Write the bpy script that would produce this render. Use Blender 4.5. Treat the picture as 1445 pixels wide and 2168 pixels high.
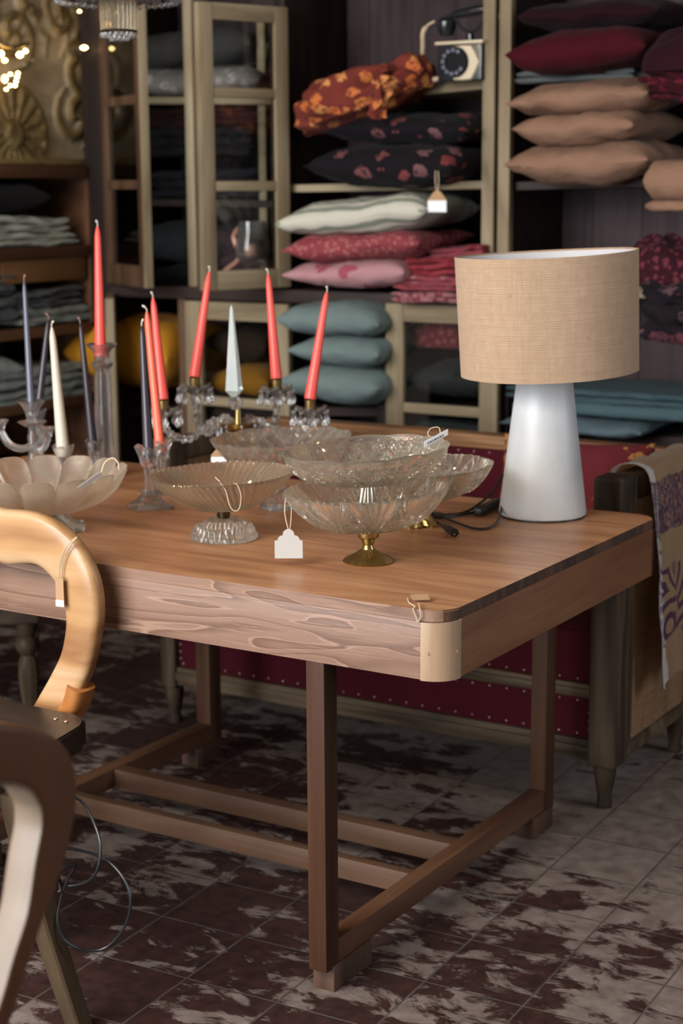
import bpy, bmesh, math, random
from mathutils import Vector, Matrix, noise
random.seed(7)
PI = math.pi
for o in list(bpy.data.objects): bpy.data.objects.remove(o)
SC = bpy.context.scene
COL = SC.collection
R_ = math.radians

# ---------------------------------------------------------------- camera, world, light, exposure
YAW, PITCH, ROLL = 0.55346, -0.19179, -0.00635
CAM = Vector((1.29148, -2.42715, 1.46880))
FPX, IW, IH = 3561.45, 1445.0, 2168.0
_f = Vector((-math.sin(YAW)*math.cos(PITCH), math.cos(YAW)*math.cos(PITCH), math.sin(PITCH)))
_r0 = Vector((math.cos(YAW), math.sin(YAW), 0)); _u0 = _r0.cross(_f)
_r = _r0*math.cos(ROLL)+_u0*math.sin(ROLL); _u = -_r0*math.sin(ROLL)+_u0*math.cos(ROLL)
cd = bpy.data.cameras.new('camera'); cam = bpy.data.objects.new('camera', cd); COL.objects.link(cam)
cd.sensor_fit = 'VERTICAL'; cd.sensor_height = 36; cd.sensor_width = 24
cd.lens = FPX/IH*36
cam.matrix_world = Matrix(((_r.x, _u.x, -_f.x, CAM.x), (_r.y, _u.y, -_f.y, CAM.y), (_r.z, _u.z, -_f.z, CAM.z), (0, 0, 0, 1)))
cd.dof.use_dof = True; cd.dof.focus_distance = 3.05; cd.dof.aperture_fstop = 3.6
cd.clip_start = .05
SC.camera = cam

W = bpy.data.worlds.new('world'); SC.world = W; W.use_nodes = True
bg = W.node_tree.nodes['Background']; bg.inputs[0].default_value = (.72, .84, 1, 1); bg.inputs[1].default_value = .22

def area(name, loc, target, sx, sy, power, col, spread=180):
    l = bpy.data.lights.new(name, 'AREA'); l.shape = 'RECTANGLE'; l.size = sx; l.size_y = sy
    l.energy = power; l.color = col; l.spread = R_(spread)
    o = bpy.data.objects.new(name, l); COL.objects.link(o); o.location = loc
    d = Vector(target)-Vector(loc); o.rotation_euler = d.to_track_quat('-Z', 'Y').to_euler(); return o
area('skylight', (-1.15, -2.35, 2.82), (-.55, .75, .7), 2.6, 1.7, 140, (1, .98, .955))
area('shopfront_daylight', (-1.6, -5.2, 1.7), (-.7, .6, .85), 3.4, 2.2, 185, (.93, .965, 1))
area('right_bay_fill', (2.85, 1.6, 1.8), (-.6, 2.2, 1.3), 1.0, 1.8, 22, (.78, .88, 1))  # added fill for the right bay; no door is known there
def sparkle_light(name, loc, power, rad, col=(1, .78, .5)):
    l = bpy.data.lights.new(name, 'POINT'); l.energy = power; l.shadow_soft_size = rad; l.color = col
    o = bpy.data.objects.new(name, l); COL.objects.link(o); o.location = loc
for k, q in enumerate(((-1.75, .35, 2.5), (.7, 1.0, 2.6), (.9, -1.6, 2.6), (-2.2, -1.2, 2.6))): sparkle_light('glass_sparkle', q, 7, .05)  # warm points added for sparkle in the glass, without any fittings
SC.view_settings.view_transform = 'Standard'; SC.view_settings.look = 'None'
SC.view_settings.gamma = 1; SC.view_settings.use_curve_mapping = False
SC.view_settings.exposure = .72
SC.cycles.max_bounces = 14; SC.cycles.transmission_bounces = 14; SC.cycles.transparent_max_bounces = 14

# ---------------------------------------------------------------- photo-to-place helpers
def ray(x, y): return _f+_r*((x-IW/2)/FPX)-_u*((y-IH/2)/FPX)
def atz(x, y, z): d = ray(x, y); return CAM+d*((z-CAM.z)/d.z)
def aty(x, y, Y): d = ray(x, y); return CAM+d*((Y-CAM.y)/d.y)
def atx(x, y, X): d = ray(x, y); return CAM+d*((X-CAM.x)/d.x)
def atd(x, y, D): return CAM+ray(x, y)*D
def depth(p): return (Vector(p)-CAM).dot(_f)
def row(p): d = Vector(p)-CAM; return IH/2-FPX*d.dot(_u)/d.dot(_f)
def zrow(x, y, py):
    a, b = -1.0, 4.0
    for _ in range(40):
        m = (a+b)/2
        if row((x, y, m)) > py: a = m
        else: b = m
    return a

# ---------------------------------------------------------------- object helpers
def link(name, me, mat):
    o = bpy.data.objects.new(name, me); COL.objects.link(o)
    if mat: me.materials.append(mat)
    return o
def obj(name, bm, mat, parent=None, sharp=38, local=False, loc=None):
    """links a bmesh as one object; meshes built in world space are shifted to their parent's origin"""
    if parent is not None and not local:
        bmesh.ops.translate(bm, verts=bm.verts, vec=-world(parent))
    if loc is not None: bmesh.ops.translate(bm, verts=bm.verts, vec=-Vector(loc))
    bmesh.ops.recalc_face_normals(bm, faces=bm.faces)
    me = bpy.data.meshes.new(name); bm.to_mesh(me); bm.free()
    me.polygons.foreach_set('use_smooth', [True]*len(me.polygons)); me.set_sharp_from_angle(angle=R_(sharp))
    o = link(name, me, mat)
    if loc is not None: o.location = loc
    if parent is not None: o.parent = parent
    return o
def world(o):
    v = Vector(o.location); p = o.parent
    while p: v = v+Vector(p.location); p = p.parent
    return v
def tag(o, label, cat, group=None, kind=None):
    o['label'] = label; o['category'] = cat
    if group: o['group'] = group
    if kind: o['kind'] = kind
    return o
def thing(name, label, cat, loc=(0, 0, 0), group=None):
    o = bpy.data.objects.new(name, None); COL.objects.link(o); o.empty_display_size = .05
    o.location = loc; return tag(o, label, cat, group)
def struct(name, bm, mat, sharp=38):
    o = obj(name, bm, mat, sharp=sharp); o['kind'] = 'structure'; return o

def box(bm, a, b, bev=0.0, seg=2, rot=None, piv=None):
    a = Vector(a); b = Vector(b); c = (a+b)/2; s = b-a
    r = bmesh.ops.create_cube(bm, size=1)
    vs = r['verts']
    for v in vs: v.co = Vector((v.co.x*s.x, v.co.y*s.y, v.co.z*s.z))+c
    if bev:
        es = list({e for v in vs for e in v.link_edges})
        rr = bmesh.ops.bevel(bm, geom=es, offset=bev, segments=seg, profile=.6, affect='EDGES')
        vs = list({v for f in rr['faces'] for v in f.verts} | {v for v in vs if v.is_valid})
    if rot is not None: bmesh.ops.rotate(bm, verts=vs, cent=piv if piv is not None else c, matrix=rot)
    return vs
def B(a, b, bev=.002, seg=2, rot=None, piv=None):
    bm = bmesh.new(); box(bm, a, b, bev, seg, rot, piv); return bm
def ring_faces(bm, A, Bq, uvl=None, ua=0, ub=0):
    n = len(A)
    for i in range(n):
        j = (i+1) % n
        try: f = bm.faces.new((A[i], A[j], Bq[j], Bq[i]))
        except ValueError: continue
        if uvl:
            us = [i/n, (i+1)/n, (i+1)/n, i/n]; vs = [ua, ua, ub, ub]
            for l, u, v in zip(f.loops, us, vs): l[uvl].uv = (u, v)
def lathe(bm, prof, seg=48, c=(0, 0, 0), mod=None, close=False, M=None):
    """prof: (r,z) list; mod(theta, i, t) -> (scale r add, z add)"""
    c = Vector(c); uvl = bm.loops.layers.uv.verify(); rings = []; new = []
    n = len(prof)
    for i, (r, z) in enumerate(prof):
        if r < 1e-6:
            v = bm.verts.new((0, 0, z)); rings.append([v]); new.append(v); continue
        L = []
        for k in range(seg):
            th = 2*PI*k/seg; rr, zz = r, z
            if mod:
                dr, dz = mod(th, i, i/(n-1)); rr += dr; zz += dz
            v = bm.verts.new((rr*math.cos(th), rr*math.sin(th), zz)); L.append(v); new.append(v)
        rings.append(L)
    pairs = list(zip(range(n-1), range(1, n)))
    if close: pairs.append((n-1, 0))
    for i, j in pairs:
        A, Q = rings[i], rings[j]
        if len(A) == 1 and len(Q) == 1: continue
        if len(A) == 1:
            for k in range(seg): bm.faces.new((A[0], Q[k], Q[(k+1) % seg]))
        elif len(Q) == 1:
            for k in range(seg): bm.faces.new((A[(k+1) % seg], A[k], Q[0]))
        else: ring_faces(bm, A, Q, uvl, i/(n-1), j/(n-1))
    if not close:
        for L in (rings[0], rings[-1]):
            if len(L) > 2: bm.faces.new(L)
    for v in new:
        if M is not None: v.co = M @ v.co
        v.co += c
    return new
def LA(prof, seg=48, c=(0, 0, 0), mod=None, M=None, close=False):
    bm = bmesh.new(); lathe(bm, prof, seg, c, mod, close, M); return bm
def smooth_path(pts, n=8, closed=False):
    pts = [Vector(p) for p in pts]; out = []; N = len(pts)
    rng = N if closed else N-1
    for i in range(rng):
        if closed: p0, p1, p2, p3 = pts[(i-1) % N], pts[i], pts[(i+1) % N], pts[(i+2) % N]
        else: p0, p1, p2, p3 = pts[max(i-1, 0)], pts[i], pts[i+1], pts[min(i+2, N-1)]
        for k in range(n):
            t = k/n
            out.append(.5*((2*p1)+(p2-p0)*t+(2*p0-5*p1+4*p2-p3)*t*t+(-p0+3*p1-3*p2+p3)*t**3))
    if not closed: out.append(pts[-1])
    return out
def tube(bm, pts, r, seg=8, closed=False, cap=True):
    pts = [Vector(p) for p in pts]; N = len(pts); rings = []
    rf = r if callable(r) else (lambda t: r)
    nrm = None
    for i, p in enumerate(pts):
        if closed: t = (pts[(i+1) % N]-pts[i-1])
        else: t = pts[min(i+1, N-1)]-pts[max(i-1, 0)]
        t = t.normalized() if t.length > 1e-9 else Vector((0, 0, 1))
        if nrm is None:
            nrm = t.orthogonal().normalized()
        else:
            nrm = (nrm-t*nrm.dot(t)); nrm = nrm.normalized() if nrm.length > 1e-6 else t.orthogonal().normalized()
        b = t.cross(nrm); rr = rf(i/max(N-1, 1))
        rings.append([bm.verts.new(p+(nrm*math.cos(2*PI*k/seg)+b*math.sin(2*PI*k/seg))*rr) for k in range(seg)])
    for i in range(N-1): ring_faces(bm, rings[i], rings[i+1])
    if closed: ring_faces(bm, rings[-1], rings[0])
    elif cap: bm.faces.new(rings[0]); bm.faces.new(rings[-1])
def T(pts, r, seg=8, n=8, closed=False, smooth=True):
    bm = bmesh.new(); tube(bm, smooth_path(pts, n, closed) if smooth else pts, r, seg, closed); return bm
def prism(bm, outline, origin, ux, uy, thick):
    """flat outline (u,v) extruded by thick along ux x uy, at its real place"""
    ux = Vector(ux).normalized(); uy = Vector(uy).normalized(); n = ux.cross(uy); o = Vector(origin)
    A = [bm.verts.new(o+ux*u+uy*v) for u, v in outline]; Q = [bm.verts.new(v.co+n*thick) for v in A]
    bm.faces.new(A); bm.faces.new(Q[::-1]); ring_faces(bm, A, Q)
def sweep(bm, path, half_w, half_t, N, seg=14, e=2.6, closed=False):
    """board of superellipse section along a path lying in the plane with normal N"""
    N = Vector(N).normalized(); rings = []; n = len(path)
    for i, p in enumerate(path):
        t = (path[min(i+1, n-1)]-path[max(i-1, 0)]).normalized(); s = t.cross(N).normalized()
        w = half_w[i] if isinstance(half_w, (list, tuple)) else half_w
        h = half_t[i] if isinstance(half_t, (list, tuple)) else half_t
        L = []
        for k in range(seg*2):
            a = PI*k/seg; ca, sa = math.cos(a), math.sin(a)
            L.append(bm.verts.new(p+s*w*math.copysign(abs(ca)**(2/e), ca)+N*h*math.copysign(abs(sa)**(2/e), sa)))
        rings.append(L)
    for i in range(n-1): ring_faces(bm, rings[i], rings[i+1])
    bm.faces.new(rings[0]); bm.faces.new(rings[-1])

# ---------------------------------------------------------------- materials
class NT:
    def __init__(s, name):
        s.m = bpy.data.materials.new(name); s.m.use_nodes = True; s.t = s.m.node_tree; s.n = s.t.nodes
        s.p = s.n['Principled BSDF']
    def new(s, typ, **kw):
        n = s.n.new('ShaderNode'+typ)
        for k, v in kw.items():
            if k in n.inputs: s.set(n.inputs[k], v)
            else: setattr(n, k, v)
        return n
    def set(s, inp, v):
        if hasattr(v, 'is_output') or isinstance(v, bpy.types.NodeSocket): s.t.links.new(v, inp)
        else: inp.default_value = v
    def math(s, op, a, b=None, c=None):
        n = s.n.new('ShaderNodeMath'); n.operation = op
        for i, v in enumerate((a, b, c)):
            if v is not None: s.set(n.inputs[i], v)
        return n.outputs[0]
    def coord(s, kind='Object', scale=(1, 1, 1), rot=(0, 0, 0), loc=(0, 0, 0)):
        c = s.n.new('ShaderNodeTexCoord'); m = s.n.new('ShaderNodeMapping')
        s.t.links.new(c.outputs[kind], m.inputs[0])
        m.inputs['Scale'].default_value = scale; m.inputs['Rotation'].default_value = rot; m.inputs['Location'].default_value = loc
        return m.outputs[0]
    def noise(s, vec, scale, detail=6, rough=.55, dist=0):
        n = s.new('TexNoise', Vector=vec, Scale=scale, Detail=detail, Roughness=rough, Distortion=dist); return n.outputs['Fac']
    def ramp(s, fac, stops):
        n = s.n.new('ShaderNodeValToRGB'); s.t.links.new(fac, n.inputs[0]); e = n.color_ramp.elements
        while len(e) < len(stops): e.new(.5)
        for k, (p, c) in enumerate(stops):
            e[k].position = p; e[k].color = (*c, 1) if len(c) == 3 else c
        return n.outputs[0]
    def mix(s, fac, a, b, mode='MIX'):
        n = s.n.new('ShaderNodeMix'); n.data_type = 'RGBA'; n.blend_type = mode
        s.set(n.inputs[0], fac)
        for i, v in ((6, a), (7, b)):
            s.set(n.inputs[i], (*v, 1) if isinstance(v, tuple) and len(v) == 3 else v)
        return n.outputs[2]
    def bump(s, h, strength=.3, dist=.002):
        n = s.new('Bump', Strength=strength, Distance=dist, Height=h); s.t.links.new(n.outputs[0], s.p.inputs['Normal'])
    def fin(s, col=None, rough=.5, metal=0, **kw):
        if col is not None: s.set(s.p.inputs['Base Color'], (*col, 1) if isinstance(col, tuple) and len(col) == 3 else col)
        s.set(s.p.inputs['Roughness'], rough); s.p.inputs['Metallic'].default_value = metal
        for k, v in kw.items():
            k = k.replace('_', ' ')
            s.set(s.p.inputs[k], v)
        return s.m
def plain(name, col, rough=.5, metal=0, **kw):
    t = NT(name); v = t.noise(t.coord(), 9, 4)
    c = t.mix(t.math('MULTIPLY', v, .35), col, tuple(x*.6 for x in col))
    return t.fin(c, rough, metal, **kw)
def wood(name, dark, mid, light, axis=0, rough=.42, rings=9, bump=.15, sc=1.0, fine=.45, spec=.5, rw=.45):
    t = NT(name); s = [5.5*sc]*3; s[axis] = .8*sc
    v1 = t.noise(t.coord(scale=s, loc=(3.1, 1.7, 5.3)), 1, 3, .5, .4)
    rg = t.math('PINGPONG', t.math('MULTIPLY', v1, rings), 1)
    s2 = [150*sc]*3; s2[axis] = 5*sc
    v2 = t.noise(t.coord(scale=s2), 1, 4, .6)
    s3 = [14*sc]*3; s3[axis] = 1.6*sc
    v3 = t.noise(t.coord(scale=s3), 1, 5, .6)
    f = t.math('ADD', t.math('MULTIPLY', rg, rw), t.math('MULTIPLY', v3, 1-rw))
    c = t.ramp(f, [(.18, dark), (.48, mid), (.8, light)])
    c = t.mix(t.math('MULTIPLY', t.math('SUBTRACT', v2, .35), fine*2), c, dark)
    t.bump(t.math('ADD', t.math('MULTIPLY', v2, .6), t.math('MULTIPLY', rg, .4)), bump, .001)
    return t.fin(c, rough, Specular_IOR_Level=spec)
def flow_wood(name, dark, mid, pale, rough=.46):
    t = NT(name); v = t.noise(t.coord(scale=(1.15, 6, 8.5), loc=(.35, .2, .1)), 1, 2.5, .45, .5)
    f = t.math('FRACT', t.math('MULTIPLY', v, 13)); sp = t.noise(t.coord(scale=(9, 60, 220)), 1, 4, .6)
    wob = t.noise(t.coord(scale=(30, 60, 120)), 1, 3)
    f2 = t.math('FRACT', t.math('ADD', f, t.math('MULTIPLY', t.math('SUBTRACT', wob, .5), .10)))
    c = t.ramp(f2, [(0, pale), (.03, pale), (.08, dark), (.55, mid), (.97, mid), (1, pale)])
    c = t.mix(t.math('MULTIPLY', t.math('SUBTRACT', sp, .42), .9), c, dark)
    c = t.mix(t.math('MULTIPLY', t.math('GREATER_THAN', t.noise(t.coord(scale=(7, 80, 260)), 1, 3), .61), .45), c, pale)
    t.bump(t.math('ADD', sp, t.math('MULTIPLY', f2, .5)), .22, .001)
    return t.fin(c, rough)
def cloth(name, col, col2=None, scale=500, rough=.9, sheen=.04, blotch=.5, wr=.35):
    t = NT(name); c2 = col2 or tuple(x*.62 for x in col)
    v = t.noise(t.coord(), 13, 5); w = t.noise(t.coord(scale=(1, 1, 1)), scale, 2)
    c = t.mix(t.math('MULTIPLY', v, blotch*1.6), col, c2)
    fold = t.noise(t.coord(scale=(1, 1, 1.5)), 17, 3, .5, 1.4)
    t.bump(t.math('ADD', t.math('MULTIPLY', w, .12), t.math('MULTIPLY', fold, 1.0)), wr, .012)
    return t.fin(c, rough, Sheen_Weight=sheen*.5, Specular_IOR_Level=.12)
def spotted(name, base, spots, scale, size=.33, col3=None, rough=.9, stretch=(1, 1, 1), wr=.35):
    """printed cloth: motifs from voronoi cells on a plain ground"""
    t = NT(name); vec = t.coord(scale=stretch)
    dv = t.new('TexNoise', Vector=vec, Scale=scale*2.2, Detail=2)
    vv = t.new('VectorMath', operation='ADD'); t.set(vv.inputs[0], vec)
    sc = t.new('VectorMath', operation='SCALE'); t.set(sc.inputs[0], dv.outputs['Color']); sc.inputs['Scale'].default_value = .5/scale
    t.set(vv.inputs[1], sc.outputs[0])
    vo = t.new('TexVoronoi', Vector=vv.outputs[0], Scale=scale)
    m = t.math('LESS_THAN', vo.outputs['Distance'], size)
    nz = t.noise(vec, scale*4, 3)
    m = t.math('MULTIPLY', m, t.math('GREATER_THAN', nz, .42))
    sep = t.new('SeparateColor', Color=vo.outputs['Color'])
    cc = t.mix(sep.outputs[0], spots, col3 or spots)
    c = t.mix(m, t.mix(t.math('MULTIPLY', t.noise(vec, 9), .6), base, tuple(x*.55 for x in base)), cc)
    t.bump(t.noise(t.coord(), 17, 3, .5, 1.2), wr, .012)
    return t.fin(c, rough, Sheen_Weight=.02, Specular_IOR_Level=.12)
def glass(name, col=(1, 1, 1), rough=.02, ior=1.47):
    t = NT(name); n = t.noise(t.coord(), 60, 2)
    t.bump(n, .06, .001)
    return t.fin(col, rough, 0, Transmission_Weight=1.0, IOR=ior)
def soft_glass(name, tint, milk, rough=.02, clear=.45, ior=1.46, haze=.08):
    """pressed glass: clear body with surface gloss and a milky haze painted in for brightness"""
    t = NT(name); n = t.noise(t.coord(), 90, 2); b = t.new('Bump', Strength=.08, Distance=.001, Height=n)
    gl = t.new('BsdfGlass', Roughness=rough, IOR=ior, Normal=b.outputs[0]); gl.inputs[0].default_value = (*tint, 1)
    tr = t.new('BsdfTransparent'); tr.inputs[0].default_value = (*tint, 1)
    gs = t.new('BsdfGlossy', Roughness=.06, Normal=b.outputs[0]); fr = t.new('Fresnel', IOR=1.5, Normal=b.outputs[0])
    m0 = t.new('MixShader'); t.set(m0.inputs[0], fr.outputs[0]); t.set(m0.inputs[1], tr.outputs[0]); t.set(m0.inputs[2], gs.outputs[0])
    m1 = t.new('MixShader'); m1.inputs[0].default_value = clear; t.set(m1.inputs[1], gl.outputs[0]); t.set(m1.inputs[2], m0.outputs[0])
    df = t.new('BsdfDiffuse'); df.inputs[0].default_value = (*milk, 1); tl = t.new('BsdfTranslucent'); tl.inputs[0].default_value = (*milk, 1)
    ad = t.new('MixShader'); t.set(ad.inputs[1], df.outputs[0]); t.set(ad.inputs[2], tl.outputs[0])
    m2 = t.new('MixShader'); m2.inputs[0].default_value = haze; t.set(m2.inputs[1], m1.outputs[0]); t.set(m2.inputs[2], ad.outputs[0])  # milky diffuse lightens clear glass in place of bright window reflections
    t.t.links.new(m2.outputs[0], t.n['Material Output'].inputs[0]); return t.m
def thin_pane(name):
    t = NT(name); tr = t.new('BsdfTransparent'); gl = t.new('BsdfGlossy', Roughness=.03); fr = t.new('Fresnel', IOR=1.45)
    tr.inputs[0].default_value = (.93, .95, .94, 1)
    mx = t.new('MixShader'); t.set(mx.inputs[0], fr.outputs[0]); t.set(mx.inputs[1], tr.outputs[0]); t.set(mx.inputs[2], gl.outputs[0])
    t.t.links.new(mx.outputs[0], t.n['Material Output'].inputs[0]); return t.m

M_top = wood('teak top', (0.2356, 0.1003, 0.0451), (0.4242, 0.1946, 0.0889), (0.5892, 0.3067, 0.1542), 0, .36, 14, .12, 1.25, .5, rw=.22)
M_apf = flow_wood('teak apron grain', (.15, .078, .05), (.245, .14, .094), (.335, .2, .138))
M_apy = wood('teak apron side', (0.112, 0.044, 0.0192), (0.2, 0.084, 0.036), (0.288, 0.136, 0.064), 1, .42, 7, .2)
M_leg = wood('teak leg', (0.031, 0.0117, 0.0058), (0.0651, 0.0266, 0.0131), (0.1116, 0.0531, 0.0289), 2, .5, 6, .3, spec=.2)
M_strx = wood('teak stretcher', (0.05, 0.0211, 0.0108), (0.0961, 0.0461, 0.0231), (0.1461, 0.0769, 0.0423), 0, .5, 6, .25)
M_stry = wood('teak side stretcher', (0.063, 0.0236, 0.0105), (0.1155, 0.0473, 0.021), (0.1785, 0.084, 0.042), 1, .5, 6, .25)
M_post = wood('pale corner wood', (0.2471, 0.144, 0.0847), (0.3894, 0.252, 0.1552), (0.4942, 0.3528, 0.2399), 2, .45, 8, .15)
M_end = wood('end grain', (0.035, 0.0168, 0.0098), (0.084, 0.0385, 0.021), (0.14, 0.07, 0.0385), 2, .6, 12, .3)
M_honey = wood('honey chair wood', (.25, .112, .044), (.46, .258, .115), (.60, .41, .245), 0, .32, 8, .06, .9, .28)
M_honeyz = wood('amber chair wood', (.3, .1, .022), (.5, .2, .055), (.62, .3, .1), 2, .35, 4, .06, .8, .15)
M_litedge = wood('pale lit edge wood', (.17, .115, .075), (.27, .205, .15), (.34, .28, .22), 2, .4, 4, .06, .8, .15)  # paler edge wood with the daylight on that face painted in
M_brown = wood('brown chair wood', (0.0792, 0.0278, 0.0079), (0.1337, 0.0492, 0.0151), (0.2079, 0.0983, 0.0396), 2, .4, 3, .06, .8, .15)
M_frame = wood('weathered door frame', (0.1425, 0.1019, 0.0586), (0.27, 0.211, 0.1311), (0.375, 0.3129, 0.2139), 2, .62, 5, .3, spec=.2)
M_framex = wood('weathered rail', (0.1425, 0.1019, 0.0586), (0.27, 0.211, 0.1311), (0.375, 0.3129, 0.2139), 0, .62, 5, .3, spec=.2)
M_doorb = wood('brown door frame', (0.05, 0.025, 0.014), (0.1, 0.0525, 0.029), (0.16, 0.1, 0.06), 2, .6, 5, .3, spec=.2)
M_dark = wood('dark cabinet wood', (0.0108, 0.0066, 0.006), (0.021, 0.0126, 0.0108), (0.036, 0.0216, 0.018), 2, .55, 5, .3, spec=.2)
M_darkx = wood('dark cabinet rail', (0.0143, 0.0084, 0.0078), (0.0273, 0.0169, 0.0143), (0.0455, 0.0292, 0.0247), 0, .55, 5, .3, spec=.2)
M_shelfb = wood('brown shelf wood', (0.0375, 0.015, 0.0075), (0.075, 0.0323, 0.015), (0.1275, 0.0562, 0.0263), 1, .5, 5, .3, spec=.2)
M_amber = wood('amber backing wood', (0.063, 0.028, 0.0084), (0.112, 0.0525, 0.0175), (0.168, 0.084, 0.0315), 1, .55, 5, .3, spec=.2)
M_sofa = wood('worn sofa frame', (0.0169, 0.0112, 0.0075), (0.0562, 0.0356, 0.0206), (0.1237, 0.0863, 0.0525), 2, .6, 9, .4, spec=.2)
M_sofax = wood('worn sofa rail', (0.0263, 0.0174, 0.0105), (0.1001, 0.0659, 0.0369), (0.1897, 0.1318, 0.079), 0, .6, 9, .4, spec=.2)
M_sofab = wood('orange brown rail', (.06, .03, .015), (.25, .12, .05), (.38, .2, .09), 0, .5, 9, .3, spec=.25)
M_seatd = wood('dark seat wood', (.03, .02, .014), (.06, .04, .028), (.1, .07, .05), 0, .35, 5, .15)
M_turn = wood('dull brown turned wood', (0.036, 0.0228, 0.012), (0.078, 0.051, 0.0288), (0.12, 0.078, 0.045), 2, .5, 5, .2, spec=.2)
M_red = cloth('crimson upholstery', (.068, .006, .012), (.048, .004, .008), 700, .85, .05, .5, .06)
M_nail = plain('nail heads', (.55, .42, .38), .3, .9)
M_brass = plain('antique brass', (.42, .3, .12), .32, 1)
M_brassd = plain('dark bronze', (.10, .075, .04), .4, 1)
M_gold = plain('gilt metal', (.45, .30, .11), .38, 1)
M_silver = plain('tarnished silver', (.55, .49, .4), .22, 1)
M_black = plain('black plastic', (.012, .012, .014), .35)
M_dial = plain('matt black dial', (.012, .012, .013), .8, 0, Specular_IOR_Level=.15)
M_bake = plain('black bakelite', (.014, .015, .018), .18)
M_ivory = plain('ivory enamel', (.62, .52, .36), .4)
M_cordc = plain('cream cord', (.68, .53, .36), .6)
M_string = plain('jute string', (.55, .42, .29), .9)
M_card = plain('white card', (.52, .49, .455), .8)
M_white = plain('white label', (.85, .85, .86), .7)
M_kraft = plain('kraft card', (.42, .25, .13), .8)
M_ink = plain('grey print', (.1, .1, .11), .8)
M_glass = soft_glass('clear crystal', (1, 1, 1), (.9, .92, .93), .01, .35, 1.5, .055)
M_obel = soft_glass('obelisk crystal with painted reflection', (.97, 1, .99), (.9, 1, .97), .03, .2, 1.5, .34)  # heavy haze paints the prism's bright reflection into its colour
M_warmglass = soft_glass('warm pressed glass', (1, .96, .88), (.9, .78, .6), .02, .5, 1.44, .085)
M_prglass = soft_glass('pressed glass', (1, .985, .95), (1, .93, .78), .02, .5, 1.46, .08)
M_opal = soft_glass('frosted opalescent glass', (1, .96, .9), (.82, .74, .62), .25, .25, 1.35, .16)
M_legglass = soft_glass('frosted foot glass', (.95, .98, .97), (.8, .83, .82), .15, .3, 1.4, .15)
M_pane = thin_pane('window pane')
M_coral = plain('coral wax', (.88, .105, .08), .38, 0, Subsurface_Weight=.15, Subsurface_Radius=(.02, .006, .004))
M_orange = plain('orange coral wax', (.9, .16, .09), .4, 0, Subsurface_Weight=.15, Subsurface_Radius=(.02, .006, .004))
M_slate = plain('slate blue wax', (.10, .108, .148), .3)
M_plum = plain('dark plum wax', (.034, .026, .038), .35)
M_cream = plain('cream wax', (.62, .55, .44), .4, 0, Subsurface_Weight=.15, Subsurface_Radius=(.02, .015, .01))
M_wick = plain('pale wick', (.62, .55, .48), .9)
M_wickd = plain('brown wick', (.25, .15, .12), .9)
M_copper = plain('copper', (.62, .33, .23), .4, .4)

def tiles_mat():
    t = NT('worn painted floor tiles'); rot = (0, 0, R_(-2.2))
    co = t.coord(rot=rot, loc=(.117, .053, 0)); sp = t.new('SeparateXYZ', Vector=co)
    fx = t.math('DIVIDE', sp.outputs[0], .2); fy = t.math('DIVIDE', sp.outputs[1], .2035)
    ex = t.math('PINGPONG', fx, .5); ey = t.math('PINGPONG', fy, .5)
    edge = t.math('MINIMUM', ex, ey)
    cell = t.new('CombineXYZ', X=t.math('FLOOR', fx), Y=t.math('FLOOR', fy)); wn = t.new('TexWhiteNoise', Vector=cell.outputs[0])
    chip = t.noise(t.coord(scale=(1.0, 1.7, 1)), 8, 10, .68, .4)
    big = t.noise(t.coord(loc=(4, 2, 0)), 1.6, 3)
    thr = t.math('ADD', t.math('MULTIPLY', t.math('SUBTRACT', wn.outputs['Value'], .5), .16), t.math('MULTIPLY', t.math('SUBTRACT', big, .5), .5))
    fx2 = t.new('SeparateXYZ', Vector=t.coord())
    right = t.new('MapRange', Value=t.math('ADD', fx2.outputs[0], t.math('MULTIPLY', fx2.outputs[1], .75))); right.inputs[1].default_value = .1; right.inputs[2].default_value = .75; right.inputs[3].default_value = -.02; right.inputs[4].default_value = .17
    v = t.math('ADD', t.math('ADD', chip, thr), right.outputs[0])
    m = t.new('MapRange', Value=v); m.inputs[1].default_value = .475; m.inputs[2].default_value = .535
    mot = t.noise(t.coord(), 24, 5)
    paint = t.ramp(mot, [(.3, (.135, .098, .082)), (.7, (.25, .195, .165))])
    bare = t.ramp(t.noise(t.coord(), 30, 5), [(.3, (.018, .007, .006)), (.7, (.052, .019, .015))])
    c = t.mix(m.outputs[0], bare, paint)
    g = t.new('MapRange', Value=edge); g.inputs[1].default_value = .004; g.inputs[2].default_value = .016
    c = t.mix(g.outputs[0], t.mix(t.noise(t.coord(), 20), (.012, .008, .007), (.16, .125, .105)), c)
    h = t.math('ADD', t.math('MULTIPLY', m.outputs[0], .5), t.math('MULTIPLY', g.outputs[0], .8))
    t.bump(h, .5, .0025)
    return t.fin(c, t.math('ADD', .42, t.math('MULTIPLY', mot, .3)))
def boards_mat(name, dark, light):
    t = NT(name); sp = t.new('SeparateXYZ', Vector=t.coord())
    b = t.math('DIVIDE', sp.outputs[0], .165); e = t.math('PINGPONG', b, .5)
    wn = t.new('TexWhiteNoise', noise_dimensions='1D', W=t.math('FLOOR', b))
    g = t.noise(t.coord(scale=(26, 1, 1.6)), 1, 6, .65); s = t.noise(t.coord(scale=(1, 1, .7)), 5, 4)
    f = t.math('ADD', t.math('MULTIPLY', g, .6), t.math('ADD', t.math('MULTIPLY', s, .35), t.math('MULTIPLY', wn.outputs['Value'], .15)))
    c = t.ramp(f, [(.3, dark), (.75, light)])
    m = t.new('MapRange', Value=e); m.inputs[1].default_value = .0; m.inputs[2].default_value = .02
    c = t.mix(m.outputs[0], (.006, .004, .004), c); t.bump(t.math('ADD', g, m.outputs[0]), .3, .002)
    return t.fin(c, .65, Specular_IOR_Level=.15)
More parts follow.
